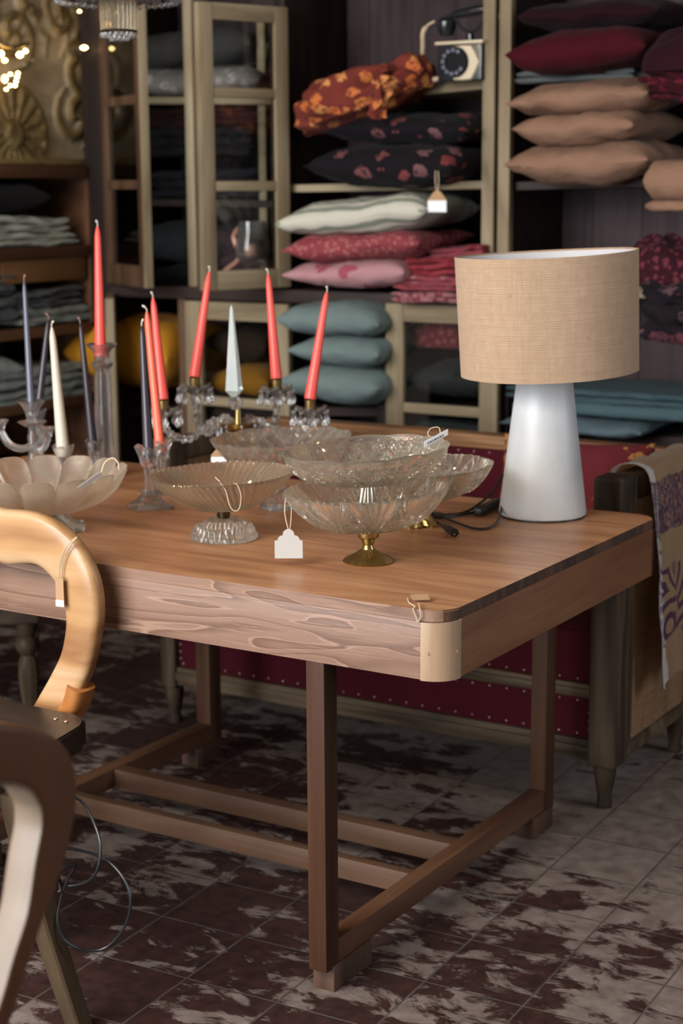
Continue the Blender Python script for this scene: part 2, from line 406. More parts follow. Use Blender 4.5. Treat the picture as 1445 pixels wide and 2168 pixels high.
def burlap_mat():
    t = NT('natural burlap'); uv = t.coord('UV')
    sp = t.new('SeparateXYZ', Vector=uv)
    def threads(axis, n, warp):
        nz = t.noise(uv, warp, 3)
        a = t.math('MULTIPLY', t.math('ADD', sp.outputs[axis], t.math('MULTIPLY', nz, .0035)), n*2*PI)
        return t.math('MULTIPLY_ADD', t.math('SINE', a), .5, .5)
    a = threads(0, 520, 25); b = threads(1, 125, 30)
    st = t.noise(t.coord('UV', scale=(6, 130, 1)), 1, 4, .7); st2 = t.noise(t.coord('UV', scale=(220, 5, 1)), 1, 4, .7)
    w = t.math('MULTIPLY', t.math('ADD', a, b), .5)
    f = t.math('ADD', t.math('MULTIPLY', w, .26), t.math('ADD', t.math('MULTIPLY', st, .30), t.math('ADD', t.math('MULTIPLY', st2, .26), t.math('MULTIPLY', t.noise(t.coord('UV', scale=(60, 24, 1)), 1, 5, .7), .26))))
    c = t.ramp(f, [(.22, (.21, .125, .07)), (.52, (.38, .252, .158)), (.82, (.52, .385, .265))])
    fl = t.new('MapRange', Value=t.noise(t.coord('UV', scale=(40, 12, 1)), 1, 2)); fl.inputs[1].default_value = .72; fl.inputs[2].default_value = .76
    c = t.mix(t.math('MULTIPLY', fl.outputs[0], .5), c, (.2, .11, .05))
    t.bump(w, .55, .0009)
    return t.fin(c, .95, Sheen_Weight=.15)
def hessian_mat():
    t = NT('old hessian lining'); a = t.noise(t.coord(scale=(1, 240, 12)), 1, 3); b = t.noise(t.coord(scale=(1, 14, 240)), 1, 3)
    st = t.noise(t.coord(scale=(1, 5, 2)), 1.6, 5, .6)
    c = t.ramp(t.math('ADD', t.math('MULTIPLY', t.math('ADD', a, b), .3), t.math('MULTIPLY', st, .45)), [(.35, (.10, .05, .02)), (.55, (.25, .135, .06)), (.72, (.36, .21, .1))])
    t.bump(t.math('ADD', a, b), .4, .001); return t.fin(c, .9)
def enamel_mat():
    t = NT('white painted terracotta'); v = t.noise(t.coord(scale=(1, 1, .5)), 7, 5); w = t.noise(t.coord(), 120, 3)
    c = t.ramp(v, [(.35, (.47, .485, .50)), (.6, (.61, .615, .61))]); t.bump(w, .06, .0008)
    return t.fin(c, .42)
def stripes_mat(name, base, cols, axis=0, freq=16, thin=.5):
    t = NT(name); sp = t.new('SeparateXYZ', Vector=t.coord()); nz = t.noise(t.coord(), 12, 3)
    x = t.math('ADD', sp.outputs[axis], t.math('MULTIPLY', nz, .008))
    a = t.math('PINGPONG', t.math('MULTIPLY', x, freq), 1)
    big = t.new('MapRange', Value=sp.outputs[axis]); big.inputs[1].default_value = -.21; big.inputs[2].default_value = -.02
    m = t.math('MULTIPLY', t.math('GREATER_THAN', a, thin), t.math('LESS_THAN', big.outputs[0], .96))
    c = t.mix(m, base, cols); t.bump(t.noise(t.coord(), 14, 3, .5, 1.2), .35, .012); return t.fin(c, .9, Sheen_Weight=.02, Specular_IOR_Level=.12)
def throw_mat():
    """woven throw: uv.y runs along the drape, uv.x across; borders, ikat bands and a medallion"""
    t = NT('ikat throw'); uv = t.coord('UV'); sp = t.new('SeparateXYZ', Vector=uv)
    nz = t.noise(t.coord('UV', scale=(5, 9, 1)), 1.6, 5, .6); n2 = t.noise(t.coord('UV', scale=(7, 10, 1)), 2.2, 2, .5, 1.8)
    y = t.math('ADD', sp.outputs[1], t.math('MULTIPLY', t.math('SUBTRACT', nz, .5), .03)); x = sp.outputs[0]
    def band(v, a, b): return t.math('MULTIPLY', t.math('GREATER_THAN', v, a), t.math('LESS_THAN', v, b))
    tan = (.52, .34, .19); white = (.74, .7, .68); pur = (.125, .045, .10)
    c = t.mix(t.noise(uv, 30), tan, (.45, .29, .16))
    edge = t.math('LESS_THAN', t.math('ADD', x, t.math('MULTIPLY', t.math('SUBTRACT', nz, .5), .06)), .12)
    motif = band(t.math('ABSOLUTE', t.math('SUBTRACT', n2, .5)), .0, .035)
    b1 = band(y, .49, .62)
    c = t.mix(edge, c, white)
    c = t.mix(t.math('MULTIPLY', b1, t.math('SUBTRACT', 1, motif)), c, pur)
    med = t.math('MULTIPLY', band(y, .70, .86), band(x, .1, .9))
    ring = t.new('TexVoronoi', Vector=t.coord('UV', scale=(4.2, 9, 1)), Scale=1)
    rr = t.math('GREATER_THAN', t.math('SINE', t.math('MULTIPLY', ring.outputs['Distance'], 26)), .25)
    c = t.mix(t.math('MULTIPLY', med, rr), c, pur)
    ik = t.math('MULTIPLY', t.math('GREATER_THAN', n2, .52), t.math('MULTIPLY', edge, band(y, .60, .88)))
    c = t.mix(ik, c, pur)
    t.bump(t.noise(t.coord('UV', scale=(300, 300, 1)), 1, 2), .25, .001)
    return t.fin(c, .92, Sheen_Weight=.2)
def relief_mat():
    t = NT('gilt carving over painted mirror reflections'); sp = t.new('SeparateXYZ', Vector=t.coord())
    m = t.new('MapRange', Value=sp.outputs[0]); m.inputs[1].default_value = .004; m.inputs[2].default_value = .012
    g = t.ramp(t.noise(t.coord(), 20, 5), [(.3, (.10, .065, .022)), (.7, (.27, .185, .075))])
    base = t.ramp(t.noise(t.coord(scale=(1, 1, 3)), 4, 4), [(.35, (.25, .18, .095)), (.65, (.44, .35, .235))])  # pale ground paints the mirror's reflections as colour
    c = t.mix(m.outputs[0], base, g); t.bump(t.noise(t.coord(), 70, 4), .3, .003)
    return t.fin(c, t.math('SUBTRACT', .5, t.math('MULTIPLY', m.outputs[0], .1)), .3)
M_tiles = tiles_mat(); M_boards = boards_mat('dark panelling', (.014, .0095, .010), (.068, .045, .049))
M_wall = plain('dim plaster wall', (.22, .18, .15), .9); M_ceil = plain('dark ceiling', (.12, .1, .085), .9)
M_burlap = burlap_mat(); M_hess = hessian_mat(); M_enamel = enamel_mat(); M_throw = throw_mat(); M_relief = relief_mat()
M_lining = plain('shade lining', (.62, .6, .62), .6)

# ---------------------------------------------------------------- setting
struct('floor', B((-3.2, -5.6, -.1), (3.0, 2.75, 0), 0), M_tiles)
struct('wall_back', B((-3.2, 2.7, 0), (3.0, 2.85, 2.9), 0), M_boards)
struct('wall_left', B((-3.2, -2.5, 0), (-3.05, 2.7, 2.9), 0), M_wall)
struct('wall_right', B((3.0, -5.6, 0), (3.15, 2.85, 2.9), 0), M_wall)
struct('ceiling', B((-3.2, -5.6, 2.9), (3.15, 2.85, 3.0), 0), M_ceil)

# ---------------------------------------------------------------- the long table
ZT, ZL, ZB, TD, TX = .76, .7402, .6374, .984, -1.78
table = thing('dining_table', 'long teak table with pale rounded corner posts and low stretcher base', 'table', (-.9, .49, 0))
def rr_outline(x0, x1, y0, y1, r, n=8):
    out = []
    for cx, cy, a in ((x1-r, y0+r, -PI/2), (x1-r, y1-r, 0), (x0+r, y1-r, PI/2), (x0+r, y0+r, PI)):
        for k in range(n+1):
            b = a+PI/2*k/n; out.append((cx+r*math.cos(b), cy+r*math.sin(b)))
    return out
bm = bmesh.new(); prism(bm, rr_outline(TX+.004, -.004, .004, TD-.004, .046), (0, 0, ZL), (1, 0, 0), (0, 1, 0), ZT-ZL)
bmesh.ops.bevel(bm, geom=[e for e in bm.edges if abs(e.verts[0].co.z-e.verts[1].co.z) < 1e-6 and e.verts[0].co.z > ZT-.001], offset=.0025, segments=2, affect='EDGES')
top = obj('tabletop', bm, M_top, table)
me = top.data; me.materials.append(M_apf); me.materials.append(M_end)
for p in me.polygons:
    if p.normal.z < .5:
        p.material_index = 2 if p.normal.x > .75 else 1
# wavy live front edge board and side boards between the rounded posts
obj('apron_front', B((TX+.05, 0, ZB), (-.052, .026, ZL), .0015), M_apf, table)
obj('apron_back', B((TX+.05, TD-.026, ZB), (-.052, TD, ZL), .0015), M_apf, table)
obj('apron_side', B((-.026, .05, ZB), (0, TD-.05, ZL), .0015), M_apy, table)
obj('apron_side', B((TX, .05, ZB), (TX+.026, TD-.05, ZL), .0015), M_apy, table)
for cx, cy, a0 in ((-.052, .05, -PI/2), (-.052, TD-.05, 0), (TX+.05, TD-.05, PI/2), (TX+.05, .05, PI)):
    bm = bmesh.new(); ol = [(cx+.05*math.cos(a0+PI/2*k/10)*(1.04 if True else 1), cy+.05*math.sin(a0+PI/2*k/10)) for k in range(11)]
    ol += [(cx+.018*math.cos(a0+PI/2*k/10), cy+.018*math.sin(a0+PI/2*k/10)) for k in range(10, -1, -1)]
    prism(bm, ol, (0, 0, ZB-.0015), (1, 0, 0), (0, 1, 0), ZL-ZB)
    if (cx, cy) == (-.052, .05):
        for (ax, zz) in ((-1.32, .685), (-.2, .685)):
            p = Vector((cx+.052*math.cos(ax), cy+.0505*math.sin(ax), zz)); d = Vector((math.cos(ax), math.sin(ax), 0))
            tube(bm, [p-d*.004, p+d*.0012], .003, 10)
    po = obj('corner_post', bm, M_post if (cx, cy) == (-.052, .05) else M_leg, table)
    if (cx, cy) == (-.052, .05): po['label'] = 'pale rounded corner block'
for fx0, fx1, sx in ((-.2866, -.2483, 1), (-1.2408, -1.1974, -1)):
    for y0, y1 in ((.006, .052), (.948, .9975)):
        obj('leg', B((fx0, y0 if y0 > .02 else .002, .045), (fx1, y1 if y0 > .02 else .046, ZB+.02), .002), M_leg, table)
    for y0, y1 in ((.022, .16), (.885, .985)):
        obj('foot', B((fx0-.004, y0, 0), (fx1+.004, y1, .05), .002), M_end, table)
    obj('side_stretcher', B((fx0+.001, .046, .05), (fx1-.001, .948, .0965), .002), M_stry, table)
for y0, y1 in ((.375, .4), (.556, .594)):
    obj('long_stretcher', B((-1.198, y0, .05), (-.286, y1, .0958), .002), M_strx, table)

# ---------------------------------------------------------------- sofa behind the table
SX0, SX1, SY0, SY1 = -1.5, -.155, 1.13, 1.66
sofa = thing('sofa', 'old wooden framed sofa with crimson upholstery, brass nails and hessian side', 'sofa', (-.83, 1.4, 0))
for x0, x1 in ((SX0, SX0+.05), (-.224, SX1)):
    obj('front_post', B((x0, SY0, .105), (x1, SY0+.085, .805), .008, 3), M_sofa, sofa)
    bm = bmesh.new(); m0 = x0 if x1 == SX1 else x0; c = (x0+x1)/2
    prof = [(.027, .112), (.027, .09), (.024, .07), (.016, .025), (.019, .014), (.017, 0)]
    lathe(bm, prof, 14, (c, SY0+.03, 0)); obj('leg', bm, M_sofa, sofa)
    lathe_bm = bmesh.new(); lathe(lathe_bm, prof, 14, (c, SY1-.03, 0)); obj('leg', lathe_bm, M_sofa, sofa)
    obj('rear_post', B((x0, SY1-.06, .105), (x1, SY1, .80), .006), M_sofa, sofa)
    obj('arm_rail', B((x0+.006, SY0+.08, .735), (x1-.004, SY1-.05, .80), .012, 3), M_sofa, sofa)
    obj('base_side_rail', B((x0+.006, SY0+.08, .115), (x1+.002, SY1-.05, .15), .006), M_sofax, sofa)
def rail(z0, z1, y0, y1, nm='front_rail', m_=M_sofax):
    bm = bmesh.new(); box(bm, (SX0+.048, y0, z0), (-.222, y1, z1), .004); h = (z1-z0)
    box(bm, (SX0+.048, y0-.006, z0+h*.3), (-.222, y0+.004, z1-h*.3), .003); return obj(nm, bm, m_, sofa)
rail(.115, .166, SY0+.01, SY0+.06); rail(.268, .302, SY0+.012, SY0+.05)
rail(.768, .805, SY1-.06, SY1, 'back_rail', M_sofab)
obj('front_panel', B((SX0+.048, SY0+.022, .16), (-.222, SY0+.06, .275), .004), M_red, sofa)
obj('seat_front', B((SX0+.048, SY0+.02, .298), (-.222, SY0+.07, .43), .015, 3), M_red, sofa)
obj('seat', B((SX0+.048, SY0+.03, .36), (-.222, SY1-.05, .44), .03, 4), M_red, sofa)
obj('back_panel', B((SX0+.048, SY1-.052, .42), (-.222, SY1-.012, .772), .006), M_red, sofa)
s1 = obj('side_panel', B((SX1-.03, SY0+.083, .14), (SX1-.006, SY1-.055, .74), .004), M_hess, sofa); s1['label'] = 'bare hessian side panel'
obj('side_panel', B((SX0+.006, SY0+.083, .14), (SX0+.03, SY1-.055, .74), .004), M_hess, sofa)
obj('panel_moulding', B((SX1-.022, SY0+.083, .14), (SX1+.001, SY0+.103, .80), .004), M_sofa, sofa)
bm = bmesh.new()
def nail(p, d, r=.0035):
    m = Vector(d).to_track_quat('Z', 'Y').to_matrix().to_4x4()
    lathe(bm, [(0, r*.7), (r*.6, r*.5), (r, 0), (r, -.002)], 7, p, M=m)
x = SX0+.065
while x < -.24:
    for z in (.176, .258): nail((x, SY0+.022, z), (0, -1, 0))
    nail((x, SY0+.02, .312), (0, -1, 0)); nail((x, SY1-.053, .757), (0, -1, 0)); x += .047
for z in (.19, .21, .23): nail((-.23, SY0+.022, z), (0, -1, 0)); nail((SX0+.056, SY0+.022, z), (0, -1, 0))
for k in range(12): nail((SX1-.004, SY0+.115+k*.04, .16), (1, 0, 0), .003)
for k in range(14): nail((SX1-.004, SY0+.108, .17+k*.042), (1, 0, 0), .003)
obj('nail_trim', bm, M_nail, sofa)

# ---------------------------------------------------------------- textiles
def fold_noise(p, s, seed=0.0): return noise.noise(Vector((p[0]*s+seed, p[1]*s+seed*.7, p[2]*s+seed*1.3)))
def pillow_bm(w, d, t, seed=0, pinch=.07, n=26, wr=.012, p=5.0, piping=False):
    bm = bmesh.new(); G = {}
    for side in (1, -1):
        for i in range(n+1):
            for j in range(n+1):
                u = math.sin((i/n-.5)*PI); v = math.sin((j/n-.5)*PI)
                edge = i in (0, n) or j in (0, n)
                if side == -1 and edge: continue
                x = w/2*u*(1-pinch*(1-v*v)); y = d/2*v*(1-pinch*(1-u*u))
                h = t/2*((1-abs(u)**p)*(1-abs(v)**p))**.5*(.84+.16*(1-u*u)*(1-v*v))
                q = Vector((x, y, side*h))
                a = fold_noise((x, y, side*.2), 9, seed)*wr+fold_noise((x, y, side*.3), 24, seed+3)*wr*.45
                r = abs(fold_noise((x*1.2, y*.8, side), 7, seed+9))
                q.z += side*(a-(.12-r)*wr*1.5*(r < .12))*(0 if edge else 1)
                q.z += fold_noise((x, y, 0), 5, seed+5)*wr*1.0
                G[(side, i, j)] = bm.verts.new(q)
    g = lambda s, i, j: G.get((s, i, j)) or G[(1, i, j)]
    for s in (1, -1):
        for i in range(n):
            for j in range(n):
                bm.faces.new((g(s, i, j), g(s, i+1, j), g(s, i+1, j+1), g(s, i, j+1)))
    return bm
GC = 'scatter cushions on the cabinet shelves'
def pillow(px0, px1, rb, rt, Y, dep, mat, label, seed, rz=0, tilt=0, group=GC, pinch=.07, fat=1.0, name='cushion', wr=.012):
    """cushion lying flat: photo columns/rows of its front edge on the upright plane y=Y, dep deep"""
    a = aty(px0, (rb+rt)/2, Y); b = aty(px1, (rb+rt)/2, Y); w = (b-a).length
    cx = (a.x+b.x)/2; zb = zrow(cx, Y, rb); zt = zrow(cx, Y, rt); t = (zt-zb)*fat
    bm = pillow_bm(w, dep, t, seed, pinch, wr=wr); me_o = obj(name, bm, mat, sharp=80)
    me_o.location = (cx, Y+dep/2*.82, (zb+zt)/2); me_o.rotation_euler = (R_(1.5), R_(-tilt), R_(rz))
    return tag(me_o, label, 'cushion', group)
def folded_bm(w, d, t, layers=2, seed=0, wav=.006, nx=30, ny=10):
    """folded cloth: stacked layers with rounded front and side folds, edges slightly out of line"""
    bm = bmesh.new(); lt = t/layers
    for L in range(layers):
        rng = random.Random(seed*17+L); ox = rng.uniform(-.012, .012)*w*2; oy = rng.uniform(-.02, .02)*d
        ww = w*(1-rng.uniform(0, .06)); dd = d*(1-rng.uniform(0, .05)); z0 = L*lt
        rings = []
        for i in range(nx+1):
            u = i/nx-.5; x = u*ww+ox
            loop = []
            for k in range(2*ny+2*5):
                if k < ny: v = -.5+k/(ny-1); zz = 0; yy = v*dd
                elif k < ny+5: a = -PI/2+PI*(k-ny+.5)/5; yy = dd/2+math.cos(a)*lt*.5; zz = lt/2+math.sin(a)*lt/2
                elif k < 2*ny+5: v = .5-(k-ny-5)/(ny-1); yy = v*dd; zz = lt
                else: a = PI/2+PI*(k-2*ny-5+.5)/5; yy = -dd/2+math.cos(a)*lt*.5; zz = lt/2+math.sin(a)*lt/2
                sag = fold_noise((x, yy, 0), 9, seed+L*.21)*wav+fold_noise((x, yy, 0), 23, seed+L)*wav*.5
                ends = 1-max(0, abs(u)*2-.9)*4.5
                zz2 = lt/2+(zz-lt/2)*max(ends, .25)
                loop.append(bm.verts.new((x, yy+fold_noise((x, 3, zz*9), 12, seed+L)*wav*1.2, z0+zz2*.97+sag*(.4+L/layers))))
            rings.append(loop)
        for i in range(nx): ring_faces(bm, rings[i], rings[i+1])
        bm.faces.new(rings[0]); bm.faces.new(rings[-1])
    return bm
def folded(px0, px1, rb, rt, Y, dep, mat, label, cat, seed, group, layers=2, rz=0, wav=.006, name='folded_cloth', axis='y', X=None, tilt=0):
    if axis == 'y':
        a = aty(px0, (rb+rt)/2, Y); b = aty(px1, (rb+rt)/2, Y); w = (b-a).length; c = Vector(((a.x+b.x)/2, Y, 0))
        zb = zrow(c.x, Y, rb); zt = zrow(c.x, Y, rt); loc = (c.x, Y+dep/2, zb); ang = rz
    else:
        a = atx(px0, (rb+rt)/2, X); b = atx(px1, (rb+rt)/2, X); w = abs(b.y-a.y); cy = (a.y+b.y)/2
        zb = zrow(X, cy, rb); zt = zrow(X, cy, rt); loc = (X-dep/2, cy, zb); ang = 90+rz
    o = obj(name, folded_bm(w, dep, max(zt-zb, .012), layers, seed, wav), mat, sharp=60)
    o.location = loc; o.rotation_euler = (0, R_(-tilt), R_(ang)); return tag(o, label, cat, group)
def heap_bm(w, d, h, seed=0, ridge=.35, dirn=(1, .3), nu=64, nv=26, fr=9):
    bm = bmesh.new(); rings = []; dx = Vector((dirn[0], dirn[1], 0)).normalized(); dy = Vector((-dx.y, dx.x, 0))
    for j in range(nv+1):
        b = PI/2*(j/nv)**.8; L = []
        for i in range(nu):
            a = 2*PI*i/nu; c, s = math.cos(a), math.sin(a)
            q = Vector((w/2*math.copysign(abs(c)**.7, c)*math.cos(b)**.6, d/2*math.copysign(abs(s)**.7, s)*math.cos(b)**.6, h*math.sin(b)))
            al = q.dot(dx)*3; ac = q.dot(dy)*fr+fold_noise(q, 6, seed)*1.6
            rg = 1-abs(noise.noise(Vector((al, ac, q.z*fr+seed))))*2
            k = 1+ridge*(rg-.5)*.55+fold_noise(q, 9, seed+2)*.22
            q = Vector((q.x*(.9+.1*k), q.y*(.9+.1*k), q.z*k)); q.z = max(q.z, 0) if j else 0
            L.append(bm.verts.new(q))
        rings.append(L)
    for j in range(nv): ring_faces(bm, rings[j], rings[j+1])
    bm.faces.new(rings[0]); bm.faces.new(rings[-1])
    return bm
def heap(px0, px1, rb, rt, Y, dep, mat, label, cat, seed, group=None, ridge=.4, dirn=(1, .3), tilt=0, name='crumpled_scarf', fr=9):
    a = aty(px0, (rb+rt)/2, Y); b = aty(px1, (rb+rt)/2, Y); w = (b-a).length; cx = (a.x+b.x)/2
    zb = zrow(cx, Y, rb); zt = zrow(cx, Y, rt)
    o = obj(name, heap_bm(w, dep, zt-zb, seed, ridge, dirn, fr=fr), mat, sharp=70)
    o.location = (cx, Y+dep/2*.8, zb); o.rotation_euler = (0, R_(-tilt), 0); return tag(o, label, cat, group)

# throw over the sofa arm
bm = bmesh.new(); uvl = bm.loops.layers.uv.verify(); G = []
prof = [(-.30, .58), (-.265, .68), (-.235, .775), (-.215, .812), (-.185, .822), (-.155, .82), (-.132, .80), (-.122, .74), (-.112, .66), (-.104, .58), (-.098, .50), (-.094, .42), (-.092, .36), (-.09, .31)]
pp = smooth_path([(a, 0, b) for a, b in prof], 5); NV = len(pp)
for i, q in enumerate(pp):
    s = i/(NV-1); L = []
    for j in range(31):
        v = j/30; drop = max(0, (s-.45)/.55)
        y = 1.235+.36*v+.02*math.sin(s*7)*drop+.05*drop*(1-v)*(.3+.7*s)*.6
        z = q.z+(.008*math.sin(v*19+s*4)+.05*fold_noise((v, s, 0), 4, 2)*.3)*(.3+drop)
        z += -.02*(1-v)*max(0, s-.75)*4*(1 if True else 0)
        x = q.x+.010*math.sin(v*23+s*3)*drop+.006*fold_noise((v*3, s*5, 0), 2, 4)
        if s > .5: x = max(x, -.128)
        L.append(bm.verts.new((x, y, z)))
    G.append(L)
for i in range(NV-1):
    for j in range(30):
        f = bm.faces.new((G[i][j], G[i][j+1], G[i+1][j+1], G[i+1][j]))
        for l, (a, b) in zip(f.loops, ((i, j), (i, j+1), (i+1, j+1), (i+1, j))): l[uvl].uv = (b/30, a/(NV-1))
bmesh.ops.solidify(bm, geom=bm.faces, thickness=.004)
tag(obj('throw_blanket', bm, M_throw, sharp=80, loc=(-.16, 1.4, .6)), 'tan and purple ikat throw draped over the sofa arm', 'throw')
o = obj('cushion', pillow_bm(.4, .4, .13, 3), spotted('red and gold tapestry', (.14, .02, .025), (.42, .22, .05), 14, .42, (.3, .12, .05)), sharp=80)
o.location = (-.41, 1.42, .645); o.rotation_euler = (R_(74), 0, R_(4)); tag(o, 'red and gold patterned cushion standing on the sofa behind the lamp', 'cushion')
# ---------------------------------------------------------------- cabinet on the back wall
YC = 2.2
LX = -2.565
cab = thing('display_cabinet', 'large dark wooden display cabinet with pale weathered doors and open shelves', 'cabinet', (-1.2, 2.4, 0))
def xc(px, py, Y=YC): return aty(px, py, Y).x
XU0, XU1, XV0, XV1 = xc(1023, 300), xc(1049, 300), xc(1057, 300), xc(1082, 300)
XL0 = xc(606, 300); ZTOP = 2.5; XR = .35
obj('back_board', B((LX, 2.6, .02), (XR, 2.63, ZTOP), 0), M_boards, cab)
obj('corner_post', B((LX-.03, YC-.02, .02), (LX+.075, 2.6, ZTOP), .005), M_dark, cab)
obj('side_panel', B((XR, YC, .02), (XR+.04, 2.63, ZTOP), .003), M_dark, cab)
obj('top_panel', B((LX-.03, YC, ZTOP), (XR+.04, 2.63, ZTOP+.04), .003), M_darkx, cab)
for a, b in ((XU0, XU1), (XV0, XV1)):
    o = obj('upright', B((a, YC-.012, zrow(a, YC, 642)), (b, YC+.02, ZTOP), .004), M_frame, cab); o['label'] = 'pale upright strip'
obj('divider', B((XU0+.01, YC+.02, .02), (XV1-.01, 2.6, ZTOP), .002), M_dark, cab)
obj('divider', B((XL0-.05, YC+.015, .02), (XL0-.012, 2.6, ZTOP), .002), M_dark, cab)
xi0, xi1 = xc(550, 300, YC+.1), xc(565, 300, YC+.1)
obj('upright', B((xi0, YC+.09, zrow(xi0, YC+.1, 608)), (xi1, YC+.12, 2.0), .003), M_framex, cab)
xm0, xm1 = xc(398, 400), xc(416, 400)
o = obj('upright', B((xm0, YC-.01, zrow(xm0, YC, 614)), (xm1, YC+.02, ZTOP), .004), M_frame, cab)
def shelf(px0, r0, px1, r1, th, front, x0=None, x1=None, nm='shelf', Yb=2.59, Y=YC):
    """board whose front top edge runs through two photo points on the cabinet front"""
    a = aty(px0, r0, Y); b = aty(px1, r1, Y); k = (b.z-a.z)/(b.x-a.x)
    X0 = a.x if x0 is None else x0; X1 = b.x if x1 is None else x1
    z0 = a.z+k*(X0-a.x); z1 = a.z+k*(X1-a.x); bm = bmesh.new(); vs = []
    for (x, z) in ((X0, z0), (X1, z1)):
        for (y, dz) in ((Y, 0), (Yb, 0), (Yb, -th), (Y, -th)): vs.append(bm.verts.new((x, y, z+dz)))
    for f in ((0, 1, 2, 3), (7, 6, 5, 4), (0, 4, 5, 1), (1, 5, 6, 2), (2, 6, 7, 3), (3, 7, 4, 0)): bm.faces.new([vs[i] for i in f])
    bmesh.ops.bevel(bm, geom=list(bm.edges), offset=.002, segments=1, affect='EDGES')
    return obj(nm, bm, front, cab), (z0, z1)
shelf(815, 190, 1022, 170, .026, M_framex, x0=XL0+.2, x1=XU0-.002, Y=YC+.06)
shelf(622, 391, 1022, 383, .024, M_framex, x0=XL0-.01, x1=XU0-.002)
shelf(232, 205, 396, 205, .024, M_framex, x0=LX+.08, x1=XL0-.05, Y=YC+.05)
shelf(232, 420, 396, 422, .024, M_darkx, x0=LX+.08, x1=XL0-.05, Y=YC+.08)
shelf(1084, 385, 1380, 376, .026, M_darkx, x0=XV1, x1=XR, Y=YC+.03)
shelf(1084, 160, 1330, 150, .024, M_darkx, x0=XV1, x1=XR, Y=YC+.06)
obj('counter', B((LX+.07, YC-.03, zrow(-1.9, YC, 637)), (XU0, 2.59, zrow(-1.9, YC, 610)), .004), M_darkx, cab)
shelf(1340, 605, 1370, 605, .036, M_framex, x0=XV1, x1=XR)
obj('lower_post', B((xc(800, 750), YC-.01, .02), (xc(823, 750), YC+.03, zrow(-1.4, YC, 637)), .003), M_dark, cab)
shelf(640, 862, 800, 862, .03, M_darkx, x0=LX+.08, x1=XU0, Y=YC+.03)
shelf(1084, 925, 1400, 925, .03, M_darkx, x0=XV1, x1=XR, Y=YC+.03)
shelf(1084, 858, 1400, 858, .02, M_framex, x0=XV1, x1=XV1+.12, Y=YC+.03)
obj('plinth', B((LX, YC, .02), (XR, 2.6, .12), .003), M_darkx, cab)

def glazed_door(hx, hy, w, z0, z1, ang, bars, mats, label, sw=.045, th=.028, knob=None, name='glazed_door', side=1, rails=(.06, .07), edge=None):
    """door hinged on an upright line; ang is the direction from hinge to free edge; bars are heights of crossbars"""
    d = bpy.data.objects.new(name, None); COL.objects.link(d); d.parent = cab; d['label'] = label
    d.location = Vector((hx, hy, z0))-world(cab); d.rotation_euler = (0, 0, ang)
    h = z1-z0; ms, mr = mats
    def part(n, a, b, m, bev=.003):
        o = obj(n, B(a, b, bev), m, d, local=True); return o
    part('stile', (0, -th/2, 0), (sw, th/2, h), ms); part('stile', (w-sw, -th/2, 0), (w-(.006 if edge else 0), th/2, h), ms)
    if edge: part('edge_strip', (w-.006, -th/2-.001, 0), (w+.003, th/2+.001, h), edge)
    part('rail', (sw, -th/2+.001, 0), (w-sw, th/2-.001, rails[1]), mr); part('rail', (sw, -th/2+.001, h-rails[0]), (w-sw, th/2-.001, h), mr)
    zs = [rails[1]]
    for bz in bars:
        part('crossbar', (sw, -th/2+.002, bz-z0-.015), (w-sw, th/2-.002, bz-z0+.015), mr); zs += [bz-z0-.015, bz-z0+.015]
    zs.append(h-rails[0])
    for k in range(0, len(zs), 2): part('pane', (sw-.004, -.002, zs[k]-.003), (w-sw+.004, .002, zs[k+1]+.003), M_pane, 0)
    if knob:
        bmk = bmesh.new(); lathe(bmk, [(0, .03), (.008, .028), (.012, .02), (.008, .01), (.005, 0)], 14, M=Matrix.Rotation(side*PI/2, 4, 'X'))
        bmesh.ops.translate(bmk, verts=bmk.verts, vec=(w-sw/2, -side*th/2, knob-z0)); k = obj('knob', bmk, M_brassd, d, local=True)
    return d
zc = lambda r: zrow(-2.2, 2.1, r)
zC = lambda r: zrow(-1.82, 2.0, r)
glazed_door(LX+.075, YC-.03, .38, zrow(-2.3, 2.1, 604), 2.16, R_(-31), [zrow(-2.3, 2.1, 214), zrow(-2.3, 2.1, 391)], (M_doorb, M_doorb), 'brown left glazed door standing part open', edge=M_frame)
glazed_door(XL0+.022, YC-.03, .33, zrow(-1.80, 2.03, 611), 2.02, R_(180+68), [zC(197), zC(394)], (M_frame, M_framex), 'pale three paned glazed door swung wide open', sw=.05, rails=(.05, .06))
zl = lambda r: zrow(-1.95, 2.17, r)
glazed_door(xc(617, 750, 2.17)-.0, 2.165, xc(617, 750, 2.17)-xc(400, 750, 2.17), .42, zl(640), PI, [zl(852)], (M_frame, M_framex), 'lower pale glazed door behind the candelabrum', sw=.06, rails=(.06, .06))
glazed_door(xc(1058, 780, 2.17), 2.165, xc(1058, 780, 2.17)-xc(822, 780, 2.17), .42, zrow(-1.2, 2.17, 645), PI, [zrow(-1.2, 2.17, 866)], (M_frame, M_framex), 'lower pale glazed door left of the lamp', sw=.062, rails=(.055, .06))
glazed_door(LX+.08, YC-.03, .3, .42, zrow(-2.4, 2.0, 628), R_(-52), [zrow(-2.3, 2.1, 840)], (M_frame, M_framex), 'lower pale door seen edge on', sw=.05)
obj('lower_stile', B((xc(382, 740), YC-.01, .1), (xc(399, 740), YC+.02, zl(632)), .003), M_doorb, cab)

